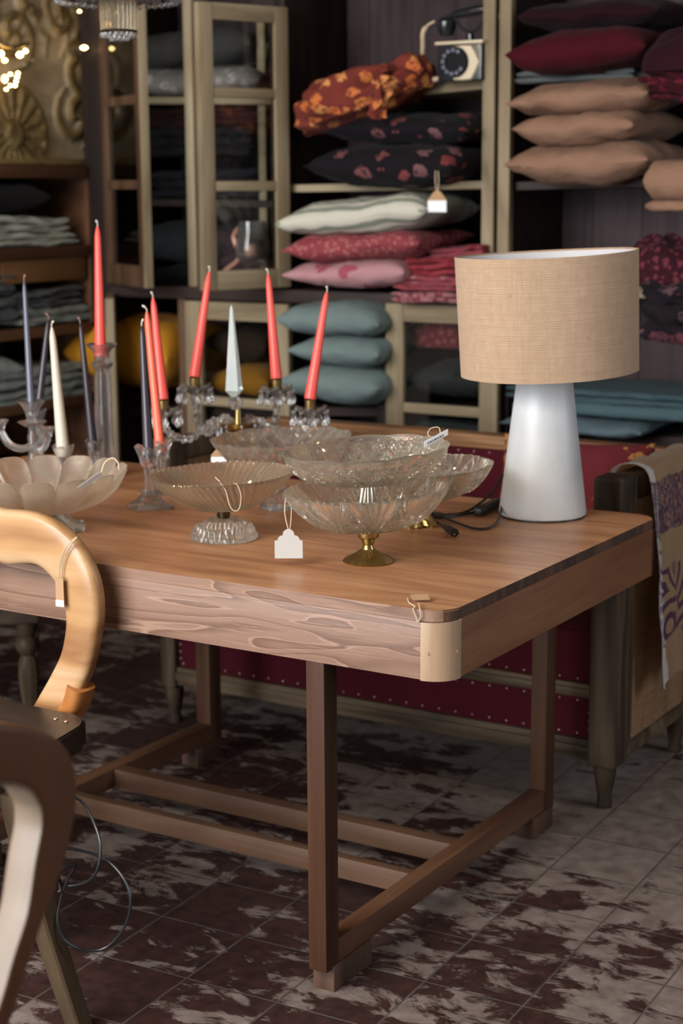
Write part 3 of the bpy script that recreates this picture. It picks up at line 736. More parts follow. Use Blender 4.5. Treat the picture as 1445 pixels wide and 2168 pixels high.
# cushions and cloth in the cabinet
Cl = cloth
pillow(1098, 1405, 58, -8, 2.12, .42, Cl('deep plum satin', (.016, .003, .006)), 'dark plum cushion at the very top right, above the crimson one', 11)
pillow(1080, 1376, 153, 54, 2.10, .42, Cl('crimson cotton', (.055, .004, .008)), 'plain crimson cushion on top of the grey folded cloth', 12, tilt=1.5, pinch=.04)
folded(1085, 1345, 172, 146, 2.22, .32, Cl('grey linen', (.11, .12, .118)), 'grey folded cloth under the crimson cushion', 'cloth', 5, None, 2)
mt = Cl('tan cotton', (.26, .150, .10), (.19, .105, .07))
pillow(1081, 1382, 240, 162, 2.08, .42, mt, 'uppermost of the three tan cushions, under the grey cloth', 13, tilt=1.5, pinch=.03, wr=.016)
pillow(1097, 1360, 306, 229, 2.08, .42, mt, 'middle one of the three stacked tan cushions', 14, tilt=1, rz=-3, pinch=.04, wr=.016)
pillow(1078, 1388, 390, 296, 2.08, .42, mt, 'lowest of the three tan cushions, resting on the dark shelf', 15, tilt=1, rz=-2, pinch=.04, wr=.016)
GF = 'folded fabrics at the right end of the cabinet'
mm = spotted('maroon woven fabric', (.045, .005, .010), (.10, .010, .018), 22, .4)
mpl = Cl('plum woven fabric', (.014, .003, .006), (.026, .004, .008))
heap(1345, 1500, 150, 62, 2.0, .3, mpl, 'dark plum bunched fabric above the maroon folds, right edge', 'fabric', 31, GF, .5, name='bunched_fabric')
folded(1352, 1520, 178, 148, 2.0, .3, mm, 'maroon folded fabric under the plum bunched one', 'fabric', 6, GF, 2, name='folded_fabric', wav=.012, tilt=-4)
folded(1368, 1530, 214, 178, 2.0, .3, mm, 'lowest maroon folded fabric at the right edge', 'fabric', 7, GF, 3, name='folded_fabric', wav=.012, tilt=-4)
folded(1372, 1560, 424, 334, 2.03, .22, mt, 'thick tan folded cloth below the tan cushions, right edge', 'fabric', 8, GF, 1, name='folded_fabric', wav=.014)
folded(1362, 1560, 448, 424, 2.01, .23, mt, 'thin tan cloth under the thick tan folded one', 'fabric', 9, GF, 1, name='folded_fabric', wav=.008)
mfl = spotted('dark rose print', (.014, .010, .013), (.12, .018, .028), 15, .46, (.07, .06, .066))
mrl = spotted('wine speckled fabric', (.035, .007, .011), (.13, .028, .038), 45, .4)
o = obj('rolled_fabric', heap_bm(.30, .3, .125, 41, .3, (1, 0)), mrl, sharp=70); p = aty(1388, 603, 2.1); o.location = (p.x, 2.24, p.z+.004)
tag(o, 'wine speckled rolled fabric behind the lampshade, on the pale shelf', 'fabric', GF)
folded(1352, 1530, 728, 598, 2.07, .15, mfl, 'dark rose printed cloth hanging over the shelf at the right edge', 'fabric', 10, GF, 3, name='folded_fabric', wav=.02, tilt=-3)
mtl = Cl('teal cotton', (.075, .125, .14), (.05, .09, .105)); mtd = Cl('dark teal cotton', (.055, .095, .11))
GT = 'teal folded cloths right of the lamp base'
folded(1068, 1500, 855, 828, 2.16, .34, mtd, 'dark teal folded cloth, topmost in the teal stack right of lamp base', 'cloth', 12, GT, 2)
folded(1090, 1500, 884, 856, 2.14, .34, mtl, 'pale teal folded cloth, middle of the teal stack right of lamp base', 'cloth', 13, GT, 1)
pillow(1062, 1365, 922, 884, 2.10, .36, Cl('sky teal cotton', (.12, .175, .205)), 'flat sky teal cushion under the teal folded cloths', 16)
# centre bay
mfo = spotted('black floral print', (.009, .007, .0095), (.16, .03, .028), 11, .34, (.16, .08, .085))
pillow(690, 1012, 304, 236, 2.12, .42, mfo, 'black floral cushion under the orange scarf', 21, tilt=-2, rz=-4)
pillow(656, 985, 396, 302, 2.06, .42, mfo, 'black floral cushion resting on the pale middle shelf', 22, tilt=0, rz=-4)
mor = spotted('orange and maroon print', (.19, .038, .028), (.60, .26, .09), 18, .42, (.50, .13, .035), stretch=(1, 1, 1.3))
def scarf_bm(nodes, seed, nu=90, nv=64):
    """long bunched cloth: centre line of (x, z, height, depth) with deep lengthwise folds"""
    cl = smooth_path([Vector((a, b, 0)) for a, b, c, d in nodes], 12); hd = smooth_path([Vector((c, d, 0)) for a, b, c, d in nodes], 12); bm = bmesh.new(); rings = []
    for i, (p_, h_) in enumerate(zip(cl, hd)):
        L = []; u = i/(len(cl)-1)
        for j in range(nv):
            a = 2*PI*j/nv; c, s_ = math.cos(a), math.sin(a)
            f = 1+.16*math.sin(a*5+u*5+2*fold_noise((u*3, 0, 0), 2, seed))+.10*math.sin(a*9-u*9+seed)+.28*fold_noise((u*5, c*1.1, s_*1.1), 1.3, seed)
            z = p_.y+h_.x*(s_*f if s_ > 0 else s_*.35); y = h_.y*c*f
            L.append(bm.verts.new((p_.x+.03*fold_noise((u*2, c, s_), 2, seed+7)+.02*c*(u-.5), y, z)))
        rings.append(L)
    for i in range(len(rings)-1): ring_faces(bm, rings[i], rings[i+1])
    bm.faces.new(rings[0]); bm.faces.new(rings[-1]); return bm
Ys = 2.10; pc = aty(750, 230, Ys); sx = lambda px, r: aty(px, r, Ys).x-pc.x; sz = lambda px, r: aty(px, r, Ys).z-pc.z
nd = [(626, 266, 66, .07), (645, 258, 72, .10), (690, 250, 82, .13), (740, 232, 80, .14), (790, 212, 72, .14), (835, 186, 62, .12), (866, 170, 46, .09), (878, 172, 30, .06)]
kq = depth(pc)/FPX
so = obj('printed_scarf', scarf_bm([(sx(a, b), sz(a, b), c*kq, d) for a, b, c, d in nd], 3.3), mor, sharp=70); so.location = pc+Vector((0, .06, 0))
tag(so, 'crumpled orange and maroon printed scarf on the floral cushions', 'scarf')
tl = scarf_bm([(sx(a, b), sz(a, b), c*kq, .02) for a, b, c in ((838, 160, 20), (836, 190, 22), (828, 222, 20), (822, 250, 12))], 5.1)
bmesh.ops.translate(tl, verts=tl.verts, vec=(0, -.13, 0)); obj('loose_end', tl, mor, so, local=True, sharp=70)
mst = stripes_mat('cream and sage stripes', (.20, .22, .175), (.50, .475, .40), 1, 60, .45)
pillow(590, 905, 497, 415, 2.03, .40, mst, 'cream and sage striped cushion on top of the pink cushions', 23, tilt=5, rz=3)
pillow(606, 892, 556, 488, 2.05, .40, spotted('rose print', (.26, .05, .06), (.34, .12, .115), 60, .4), 'rose red printed cushion under the striped one', 24, tilt=4, rz=2)
pillow(609, 866, 609, 545, 2.07, .40, spotted('pale pink print', (.47, .245, .26), (.32, .075, .10), 9, .33), 'pale pink cushion with rose smudges, lowest of the pink stack', 25, tilt=2)
GP = 'pink folded cloths beside the lampshade'
mpk = spotted('pink ikat', (.27, .055, .07), (.15, .016, .028), 30, .42, (.34, .13, .13)); mpk2 = spotted('dusty pink ikat', (.34, .15, .155), (.18, .03, .045), 55, .45)
folded(828, 1030, 642, 618, 2.08, .3, mpk2, 'dusty pink scalloped cloth, lowest of the pink stack by the lampshade', 'cloth', 15, GP, 2, wav=.009)
folded(824, 1026, 616, 584, 2.08, .3, mpk, 'rose ikat cloth in the middle of the pink stack by the lampshade', 'cloth', 16, GP, 3, wav=.011)
folded(850, 1024, 582, 545, 2.1, .28, spotted('red silk', (.28, .04, .05), (.18, .018, .03), 26, .4), 'rose red folded cloth near the top of the pink stack', 'cloth', 17, GP, 3, wav=.013, tilt=3)
folded(905, 1024, 545, 522, 2.14, .25, mpk, 'small rose cloth topmost on the pink stack', 'cloth', 18, GP, 2, wav=.012, tilt=5)
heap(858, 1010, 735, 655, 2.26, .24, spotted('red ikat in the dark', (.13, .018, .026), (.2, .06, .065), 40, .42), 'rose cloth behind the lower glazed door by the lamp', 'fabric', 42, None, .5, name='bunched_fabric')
mtq = Cl('sea green cotton', (.17, .22, .21), (.11, .15, .148))
GQ = 'sea green cushions in the lower centre bay'
pillow(598, 812, 716, 636, 2.08, .4, mtq, 'topmost of the three sea green cushions', 26, group=GQ)
pillow(618, 812, 776, 706, 2.08, .4, mtq, 'middle of the three sea green cushions', 27, group=GQ)
pillow(600, 812, 858, 770, 2.08, .4, mtq, 'lowest of the three sea green cushions', 28, group=GQ)
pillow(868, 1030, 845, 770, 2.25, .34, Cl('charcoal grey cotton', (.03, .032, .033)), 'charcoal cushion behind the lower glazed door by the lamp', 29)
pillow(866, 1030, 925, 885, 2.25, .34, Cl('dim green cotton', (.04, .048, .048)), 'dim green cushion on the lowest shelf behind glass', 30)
mmu = Cl('mustard velvet', (.46, .20, .014), (.34, .14, .010), wr=.2)
o = obj('floor_cushion', pillow_bm(.46, .46, .26, 4, .03), mmu, sharp=80); p = aty(330, 812, 2.36); o.location = (p.x, 2.36, p.z+.12); tag(o, 'round mustard cushion in the lower left bay', 'cushion', GC)
pillow(440, 575, 838, 772, 2.27, .3, Cl('dark mustard velvet', (.3, .125, .015), wr=.2), 'mustard cushion behind the lower pale glazed door', 33)
pillow(440, 570, 770, 690, 2.29, .3, Cl('brown velvet', (.03, .018, .012)), 'brown cushion on the mustard one behind the lower door', 34)
# left bay
pillow(236, 540, 146, 60, 2.27, .32, Cl('dark grey wool', (.045, .043, .043)), 'dark grey cushion above the speckled grey one', 35)
pillow(232, 560, 203, 140, 2.24, .34, spotted('speckled grey wool', (.19, .172, .168), (.3, .27, .25), 16, .3), 'speckled grey cushion on the pale left shelf', 36)
GD = 'dark folded textiles behind the left doors'
for k, (a, b, rb, rt, c, lb) in enumerate([(250, 560, 268, 225, (.035, .012, .013), 'dark rust folded textile, upper in the left bay'), (300, 540, 330, 270, (.016, .014, .017), 'black folded textile in the middle of the left bay'), (320, 560, 418, 360, (.022, .02, .026), 'dark slate folded textile on the lower left shelf')]):
    folded(a, b, rb, rt, 2.3, .26, Cl('dark textile', c), lb, 'textile', 60+k, GD, 3, wav=.014, name='folded_textile')
pillow(250, 560, 560, 470, 2.28, .3, Cl('dark blue grey cotton', (.02, .0215, .024)), 'dark blue grey cushion low in the left bay', 37)
pillow(300, 560, 606, 556, 2.28, .3, Cl('near black cotton', (.009, .0095, .0105)), 'near black cushion on the counter of the left bay', 38)

# glass carafe with copper handle behind the open door
p = aty(535, 606, 2.24); h = zrow(p.x, 2.24, 468)-zrow(p.x, 2.24, 606); cz = zrow(p.x, 2.24, 609)+.004
car = thing('carafe', 'glass carafe with a copper handle behind the open pale door', 'carafe', (p.x, 2.24, cz))
prof = [(0, 0), (.045, 0), (.05, .012), (.03, .03), (.02, .045), (.03, .07), (.055, .1), (.06, .125), (.05, .16), (.045, h), (.042, h), (.047, .16), (.057, .125), (.05, .1), (0, .07)]
obj('body', LA(prof, 28), M_glass, car, local=True)
obj('handle', T([(-.05, 0, h-.02), (-.075, 0, h-.05), (-.06, 0, h*.55), (-.06, 0, h*.4), (-.12, 0, h*.2), (-.09, 0, .03), (-.04, 0, .008)], .0075, 8), M_copper, car, local=True)
obj('stopper', LA([(0, .05), (.02, .045), (.028, .02), (.018, 0), (0, 0)], 16, (0, 0, h*.42)), M_copper, car, local=True)

# telephone
p0 = aty(922, 168, 2.16); p1 = aty(1016, 160, 2.16); pw = (p1-p0).length; pz = zrow(p0.x+pw/2, 2.24, 176)
ph = thing('telephone', 'vintage black and ivory rotary telephone on the tilted shelf', 'telephone', (p0.x+pw/2, 2.24, pz+.002))
hb = zrow(p0.x+pw/2, 2.16, 92)-pz
obj('body', B((-pw/2, -.07, 0), (pw/2, .07, hb), .006, 3), M_bake, ph, local=True)
obj('ivory_plate', B((-pw/2-.006, -.078, hb-.003), (pw/2+.006, .078, hb+.006), .003), M_ivory, ph, local=True)
dr = hb*.43; rx = Matrix.Rotation(PI/2, 4, 'X')
obj('dial_plate', LA([(0, 0), (dr*1.14, 0), (dr*1.08, .006), (0, .006)], 12, (.012, -.07, hb*.48), mod=lambda th, i, t: (.003*math.cos(6*th), 0), M=rx), M_ivory, ph, local=True)
dl = obj('dial', LA([(0, .012), (dr*.5, .012), (dr*.5, .016), (dr*.93, .014), (dr*.95, 0), (0, 0)], 36, (-.012, -.076, hb*.5), M=rx), M_dial, ph, local=True)
bm = bmesh.new()
for k in range(10):
    a = R_(60+k*29); lathe(bm, [(0, .001), (.0065, .001), (.0065, 0), (0, 0)], 10, (-.012+dr*.71*math.cos(a), -.0905, hb*.5+dr*.71*math.sin(a)), M=rx)
obj('finger_hole', bm, M_slate, dl, local=True)
obj('cradle', T([(0, 0, hb), (0, 0, hb+.02), (.0, 0, hb+.03)], .012, 10), M_bake, ph, local=True)
obj('cradle_arm', T([(-.05, 0, hb+.075), (-.03, 0, hb+.05), (0, 0, hb+.035), (.03, 0, hb+.05), (.05, 0, hb+.075)], .004), M_bake, ph, local=True)
zh = hb+.088
hs = obj('handset', T([(-.10, 0, zh-.012), (-.06, 0, zh), (-.03, 0, zh+.004), (.04, 0, zh+.012), (.08, 0, zh+.012), (.12, 0, zh+.004)], lambda t: .0065+.0085*max(0, 1-abs(t-.5)*3.2)**.5, 12), M_bake, ph, local=True)
for sx, dz in ((-.082, -.006), (.105, .006)):
    obj('earpiece', LA([(0, 0), (.018, 0), (.029, -.012), (.03, -.026), (.02, -.052), (0, -.054)], 20, (sx, 0, zh+dz)), M_bake, hs, local=True)
bm = bmesh.new(); base = smooth_path([(-.118, -.01, zh-.015), (-.138, -.02, zh-.028), (-.147, -.03, zh-.05), (-.142, -.04, zh-.09), (-.144, -.04, hb*.5), (-.14, -.04, hb*.25), (-.118, -.04, .012), (-.092, -.04, .012), (-pw/2, -.03, .02)], 40); hel = []
for i, q in enumerate(base):
    t = (base[min(i+1, len(base)-1)]-base[max(i-1, 0)]).normalized(); n1 = t.cross(Vector((0, 1, 0))).normalized(); a = i*2*PI/7
    k = 0 if i < 50 else 1
    hel.append(q+(n1*math.cos(a)+Vector((0, 1, 0))*math.sin(a))*.0045*k)
tube(bm, hel, .0032, 6); obj('coiled_cord', bm, M_cordc, ph, local=True)

# ---------------------------------------------------------------- shelf unit along the left wall
SXF = -2.57
lun = thing('shelf_unit', 'brown wooden shelf unit stacked with folded linen along the left wall', 'shelf', (-2.8, 1.5, 0))
ya, yb = .55, 2.17
for k, (z, th) in enumerate(((1.541, .042), (1.272, .038), (1.004, .034), (.755, .034), (.50, .03), (.2, .03))):
    obj('shelf', B((-3.0, ya, z-th), (SXF, yb, z), .003), M_shelfb, lun)
obj('side_panel', B((-3.0, yb-.0, .0), (SXF-.005, yb+.025, 1.54), .002), M_shelfb, lun)
obj('side_panel', B((-3.0, ya-.025, .0), (SXF-.005, ya, 1.54), .002), M_shelfb, lun)
obj('back_board', B((-3.03, ya, .02), (-3.0, yb, 1.54), 0), M_amber, lun)
obj('drawer_front', B((SXF-.02, 1.73, 1.155), (SXF-.008, yb-.02, 1.232), .003), M_amber, lun)
ml = Cl('grey green linen', (.32, .32, .265), (.22, .22, .185)); ml2 = Cl('sage linen', (.19, .20, .18), (.12, .13, .12)); ml3 = Cl('dim slate linen', (.07, .072, .073))
GL = 'folded linen on the left shelf unit'
XF = SXF-.02
folded(-80, 168, 522, 494, 0, .3, ml, 'pale folded linen, lower one on the shelf above the drawer', 'linen', 71, GL, 2, wav=.01, name='folded_linen', axis='x', X=XF)
folded(-80, 150, 494, 462, 0, .28, ml, 'pale folded linen, upper one on the shelf above the drawer', 'linen', 72, GL, 2, wav=.014, name='folded_linen', axis='x', X=XF)
folded(40, 190, 684, 650, 0, .3, ml2, 'dim sage folded linen, lower one on the third shelf', 'linen', 73, GL, 2, wav=.01, name='folded_linen', axis='x', X=XF)
folded(30, 175, 650, 612, 0, .28, ml3, 'dark slate folded linen on top of the sage one', 'linen', 74, GL, 3, wav=.014, name='folded_linen', axis='x', X=XF)
folded(-80, 32, 684, 630, 0, .3, ml3, 'slate folded linen at the left edge of the third shelf', 'linen', 75, GL, 2, wav=.012, name='folded_linen', axis='x', X=XF)
folded(-80, 30, 628, 578, 0, .28, ml3, 'slate folded cloth topmost at the left edge of the third shelf', 'linen', 76, GL, 2, wav=.012, name='folded_linen', axis='x', X=XF)
folded(-60, 185, 856, 820, 0, .3, ml2, 'sage folded linen, lower one on the bottom visible shelf', 'linen', 77, GL, 2, wav=.012, name='folded_linen', axis='x', X=XF)
folded(-60, 180, 820, 780, 0, .28, ml2, 'sage folded linen, upper one on the bottom visible shelf', 'linen', 78, GL, 2, wav=.012, name='folded_linen', axis='x', X=XF)
def pillow_x(px0, px1, rb, rt, dep, mat, label, seed):
    a = atx(px0, (rb+rt)/2, XF); b = atx(px1, (rb+rt)/2, XF); cy = (a.y+b.y)/2; zb = zrow(XF, cy, rb); zt = zrow(XF, cy, rt)
    o = obj('cushion', pillow_bm(abs(b.y-a.y), dep, zt-zb, seed), mat, sharp=80); o.location = (XF-dep/2*.85, cy, (zb+zt)/2); o.rotation_euler = (0, 0, PI/2); tag(o, label, 'cushion', GC)
pillow_x(-70, 98, 452, 384, .34, Cl('black cotton', (.012, .01, .01)), 'black cushion under the top board of the left unit', 81)
pillow_x(-90, 42, 818, 752, .34, ml2, 'sage cushion at the left edge of the bottom visible shelf', 82)

# gilded carved mirror standing on the unit, its reflections painted as pale ground
NY, NZ = 150, 110; Y0, Y1, Z0, Z1 = 1.02, 2.30, 1.545, 2.42
ros = [atx(40, 285, -2.6), atx(100, 30, -2.6)]
ca = (ros[0].y-Y0, ros[0].z-Z0); 
def relief(y, z):
    h = 0.0
    dy, dz = y-ca[0], z-ca[1]; r = math.hypot(dy, dz); a = math.atan2(dz, dy)
    if r < .17:
        h = max(h, .012+.012*abs(math.cos(8*a))*min(1, r/.05)) if r > .04 else .03
        if r > .15: h = .02
    for (py, pz, s, tw) in ((.62, .78, .2, 9), (.93, .74, .2, -9), (.38, .7, .18, 8), (1.12, .50, .10, 10), (1.17, .16, .11, 9), (.9, .03, .09, -9), (1.2, .33, .1, -9), (.86, .42, .12, 10)):
        d2, e2 = y-py, z-pz; rr = math.hypot(d2, e2)
        if rr < s:
            v = math.sin(math.atan2(e2, d2)*2+rr/s*tw); 
            if v > -.1: h = max(h, .022*(.4+.6*v)*(1-rr/s*.4))
    n = noise.noise(Vector((y*17, z*15, 1))); m = noise.noise(Vector((y*38, z*34, 4)))
    top = max(0, min(1, (z-.33)/.12))
    h = max(h, (n+m*.6)*.03*top)
    if min(y, z, Z1-Z0-z) < .02: h = .03
    return h
bm = bmesh.new(); G = []
for i in range(NY+1):
    L = []
    for j in range(NZ+1):
        y = (Y1-Y0)*i/NY; z = (Z1-Z0)*j/NZ; L.append(bm.verts.new((relief(y, z), y, z)))
    G.append(L)
for i in range(NY):
    for j in range(NZ): bm.faces.new((G[i][j], G[i+1][j], G[i+1][j+1], G[i][j+1]))
pan = thing('carved_mirror', 'gilded carved mirror panel with rosettes and painted reflections, standing on the left shelf unit', 'panel', (-2.64, Y0, Z0))
obj('carving', bm, M_relief, pan, sharp=70, local=True)
obj('backing', B((-.04, 0, -.003), (-.004, Y1-Y0, Z1-Z0), 0), M_amber, pan, local=True)

# ---------------------------------------------------------------- table lamp
lp = atz(1147.5, 1090, ZT); ld = depth(lp); PX = ld/FPX
lamp = thing('table_lamp', 'white tapered table lamp with a burlap drum shade on the table', 'lamp', (lp.x, lp.y, ZT))
TILT = Matrix.Rotation(R_(2.4), 4, -_f)  # shade sits slightly askew
TILT = Matrix.Rotation(R_(-2.6), 4, Vector((_f.x, _f.y, 0)).normalized())
zs = lambda r: zrow(lp.x, lp.y, r)-ZT
hb = zs(760); zq = zs(812); rb = 91.8*PX; rq = 60*PX; rtp = rb+(rq-rb)*hb/zq
obj('base', LA([(0, .001), (rb-.006, .001), (rb-.001, .005), (rb, .011), (rtp, hb-.01), (rtp-.006, hb), (0, hb)], 64), M_enamel, lamp, local=True)
obj('foot_felt', LA([(0, -.0), (rb-.002, 0), (rb-.002, .003), (0, .003)], 48), M_black, lamp, local=True)
ztp, zbt = zs(536), zs(789); r0, r1 = 183.5*PX, 187.5*PX
def shade_bm(ra, rbm, th, za, zb2):
    bm = bmesh.new(); n = 6
    prof = [(ra+(rbm-ra)*k/n, za+(zb2-za)*k/n) for k in range(n+1)]+[(rbm-th, zb2-.0005)]+[(ra+(rbm-ra)*k/n-th, za+(zb2-za)*k/n) for k in range(n, -1, -1)]
    lathe(bm, prof, 96, mod=lambda t, i, q: (.0012*math.sin(3*t+1)+.0008*math.sin(7*t), .0015*math.sin(2*t+.5)), close=True)
    c = Vector((0, 0, (za+zb2)/2)); bmesh.ops.rotate(bm, verts=bm.verts, cent=c, matrix=TILT.to_3x3())
    bmesh.ops.translate(bm, verts=bm.verts, vec=Vector((_r.x, _r.y, 0))*.0035); return bm
sh = obj('lamp_shade', shade_bm(r0, r1, .0022, zbt, ztp), M_burlap, lamp, local=True, sharp=60)
obj('shade_lining', shade_bm(r0-.0026, r1-.0026, .0012, zbt+.004, ztp-.004), M_lining, sh, local=True, sharp=60)
obj('lamp_holder', LA([(0, 0), (.02, 0), (.02, .05), (.014, .055), (0, .055)], 20, (0, 0, hb)), M_brass, lamp, local=True)
obj('bulb', LA([(0, .1), (.018, .094), (.03, .07), (.026, .045), (.014, .02), (.013, 0), (0, 0)], 24, (0, 0, hb+.05)), plain('opal bulb', (.8, .8, .78), .3), lamp, local=True)
bm = bmesh.new()
for k in range(3):
    a = k*2*PI/3+.4; tube(bm, [(0.018*math.cos(a), .018*math.sin(a), hb+.05), ((r0-.004)*math.cos(a), (r0-.004)*math.sin(a), zbt+.05)], .0015, 6)
obj('shade_spider', bm, M_brass, lamp, local=True)
yk = lp.y+.015
def on(px, py, z=.7645): return atz(px, py, z)
c1 = [lp+Vector((-.02, .09, .008)), aty(1092, 1040, yk+.08), aty(1074, 1006, yk+.04), aty(1064, 1006, yk), aty(1044, 1040, yk-.04), aty(1012, 1068, yk-.08), on(985, 1084, .768), on(950, 1090), on(918, 1086), on(908, 1088), on(920, 1095), on(950, 1093), on(985, 1088), on(1010, 1084)]
obj('cord', T(c1, .003, 8), M_black, lamp)
sw0, sw1 = on(1010, 1084, .772), on(1056, 1062, .772); d = (sw1-sw0); n = Vector((-d.y, d.x, 0)).normalized()
bm = bmesh.new(); box(bm, (-.5*d.length, -.011, -.0085), (.5*d.length, .011, .0085), .004, 3); bmesh.ops.rotate(bm, verts=bm.verts, cent=(0, 0, 0), matrix=Matrix.Rotation(math.atan2(d.y, d.x), 3, 'Z')); bmesh.ops.translate(bm, verts=bm.verts, vec=(sw0+sw1)/2)
obj('switch', bm, M_black, lamp)
c2 = [sw1, on(1062, 1052, .78), aty(1066, 1030, yk-.02), aty(1063, 1060, yk-.05), on(1056, 1098, .768), on(1036, 1117), on(1005, 1119), on(970, 1108), on(940, 1096), on(918, 1088), on(908, 1092), on(925, 1105, .768), on(938, 1113, .768)]
obj('cord', T(c2, .0028, 8), M_black, lamp)
a, b = on(936, 1112, .771), on(962, 1128, .771); pl = obj('plug', T([a, a.lerp(b, .35), a.lerp(b, .6), b], lambda t: .005+.004*min(1, t*1.6), 12), M_black, lamp)
d = (b-a).normalized(); s = Vector((-d.y, d.x, 0))
for k in (-1, 1): obj('pin', T([b+s*.005*k, b+s*.005*k+d*.015], .0018, 8, smooth=False), M_silver, pl)

# ---------------------------------------------------------------- glass bowls
def bowl_prof(R, H, r0, th=.004, p=.6, n=14, rim=.0):
    outer = [(0, 0), (r0*.6, 0), (r0, .001)]; 
    for k in range(1, n+1):
        t = k/n; outer.append((r0+(R-r0)*t**p, H*t**1.25))
    inner = [(R-th*.6, H+th*.4)]
    for k in range(n, -1, -1):
        t = k/n; inner.append((max((r0+(R-r0)*t**p)-th*(1.2 if k < n else 1), .001), H*t**1.25+th*(1-.9*t)))
    inner.append((0, th)); return outer+inner, len(outer)
def pressed(kind, no, amp=.003, n=12):
    def mod(th, i, t):
        if i >= no+1:
            if kind == 'swirl' : return (0, 0)
            k = max(0, 1-(i-no)/4); return (0, k*.002*abs(math.cos(n*th/2))) if kind in ('fan', 'star') else (0, 0)
        s = max(0, min(1, (i-2)/(no-3)))
        if kind == 'swirl': return (amp*math.cos(64*th+16*s)*min(1, s*3), .0012*math.cos(64*th)*(s > .95))
        if kind == 'diamond':
            a = abs(math.sin(14*th+9*s))+abs(math.sin(14*th-9*s)); return (amp*(a-1)*min(1, s*3), .002*math.cos(14*th)*(s > .95))
        if kind in ('fan', 'star'):
            tri = lambda v: abs((v % 1)*2-1)*2-1
            a = (th*n/(2*PI)) % 1-.5
            if kind == 'fan':
                zig = abs(a)*2*.85+.08; b2 = (a+1) % 1-.5; d3 = math.hypot(b2*1.3, s-.66)
                if abs(s-zig) < .07: g = 1.9
                elif s > zig: g = 1.1*tri(math.atan2(a*2.2, s-.0)*3.1+.5)
                elif d3 < .26: g = 1.2*tri(math.atan2(b2*1.3, s-.66)*7/(2*PI)+.25)
                else: g = .7*(tri(a*8+s*4)+tri(a*8-s*4))
                rimz = .0022*abs(math.cos(n*th/2)) if s > .93 else 0
            else:
                arch = .62-1.1*abs(a)
                if s > .88: g = 0
                elif s > .60: b2 = (a*2) % 1-.5; g = 1.2*tri(math.atan2(b2, (s-.74)*3)*6/(2*PI))*max(0, 1-2*math.hypot(b2, (s-.74)*3))
                elif abs(s-.08-arch) < .09: g = 1.6
                elif s < arch: g = .8*(tri(a*6+s*4)+tri(a*6-s*4))
                else: g = .9*tri(a*12)*.6
                rimz = .003*abs(math.cos(n*th/2)) if s > .93 else 0
            return (amp*g*min(1, s*4), rimz)
        return (0, 0)
    return mod
def bowl(name, mat, parent, R, H, r0, c, kind, amp=.003, n=12, tilt=0, th=.004, p=.6, seg=288, N=16):
    prof, no = bowl_prof(R, H, r0, th, p, N); bm = bmesh.new()
    lathe(bm, prof, seg, (0, 0, 0), pressed(kind, no, amp, n))
    bmesh.ops.rotate(bm, verts=bm.verts, cent=(0, 0, 0), matrix=Matrix.Rotation(R_(-tilt), 3, Vector((_f.x, _f.y, 0)).normalized()))
    bmesh.ops.translate(bm, verts=bm.verts, vec=c); return obj(name, bm, mat, parent, local=True, sharp=30)
SR = Vector((_r.x, _r.y, 0)).normalized(); SF = Vector((_f.x, _f.y, 0)).normalized()

# two-tier stand
sp = atz(779, 1189, ZT); q = depth(sp)/FPX; zs = lambda r: zrow(sp.x, sp.y, r)-ZT
st = thing('cake_stand', 'two tier cut glass stand on an antique brass foot, front of table', 'stand', (sp.x, sp.y, ZT))
rf = 54.5*q; z1 = zs(1119); z0b = zs(1153); u_ = z1/.066
fl = lambda th, i, t: (-.0024*abs(math.sin(14*th)) if 3 <= i <= 6 else 0, 0)
obj('foot', LA([(0, 0), (rf-.002, 0), (rf, .0025*u_), (rf-.003, .006*u_), (rf*.86, .009*u_), (rf*.62, .014*u_), (rf*.42, .020*u_), (rf*.25, .026*u_), (0, .026*u_)], 84, mod=fl), M_brass, st, local=True)
obj('stem', LA([(0, .023*u_), (.0125, .025*u_), (.0115, .029*u_), (.0095, .034*u_), (.0135, .042*u_), (.0125, .044*u_), (.0205, .050*u_), (.0225, .058*u_), (.0225, .063*u_), (.019, z1), (0, z1)], 40), M_brass, st, local=True)
rl = 171*q; zl0 = z1-.001; hl = zs(1036)-zl0
bowl('lower_bowl', M_prglass, st, rl, hl, .03, (0, 0, zl0), 'fan', .0042, 10, 2.2, p=.5, seg=480, N=30)
zu = zs(1017)
flu = lambda th, i, t: (-.0025*abs(math.sin(7*th)) if 1 <= i <= 4 else 0, 0)
obj('upper_stem', LA([(0, zl0+.004), (.022, zl0+.004), (.0225, zl0+.02), (.0175, zl0+.05), (.012, zu-.006), (.015, zu-.001), (0, zu-.001)], 56, mod=flu), M_silver, st, local=True)
ru = 176*q; hu = zs(951)-zu
bowl('upper_bowl', M_prglass, st, ru, hu, .06, (0, 0, zu), 'star', .0042, 12, 3.4, p=.42, seg=480, N=30)

# ribbed comport
sp = atz(474, 1140, ZT); q = depth(sp)/FPX; zs = lambda r: zrow(sp.x, sp.y, r)-ZT
cp = thing('comport', 'amber tinted ribbed glass comport on a domed pressed glass foot', 'comport', (sp.x, sp.y, ZT))
rf = 71*q; zt_ = zs(1096)
hob = lambda th, i, t: ((.0022*math.cos(30*th) if i in (5, 6, 7) else 0)+(.0013*math.cos(48*th) if i in (1, 2, 3) else 0), 0)
obj('foot', LA([(0, .002), (rf*.93, 0), (rf, .004), (rf*.985, .011), (rf*.94, .014), (rf*.90, .022), (rf*.82, .030), (rf*.66, zt_-.016), (rf*.56, zt_-.004), (rf*.4, zt_), (0, zt_)], 180, mod=hob), M_prglass, cp, local=True)
obj('collar', LA([(0, zt_), (.012, zt_), (.0135, zt_+.006), (.0135, zs(1076)), (0, zs(1076))], 28), M_brassd, cp, local=True)
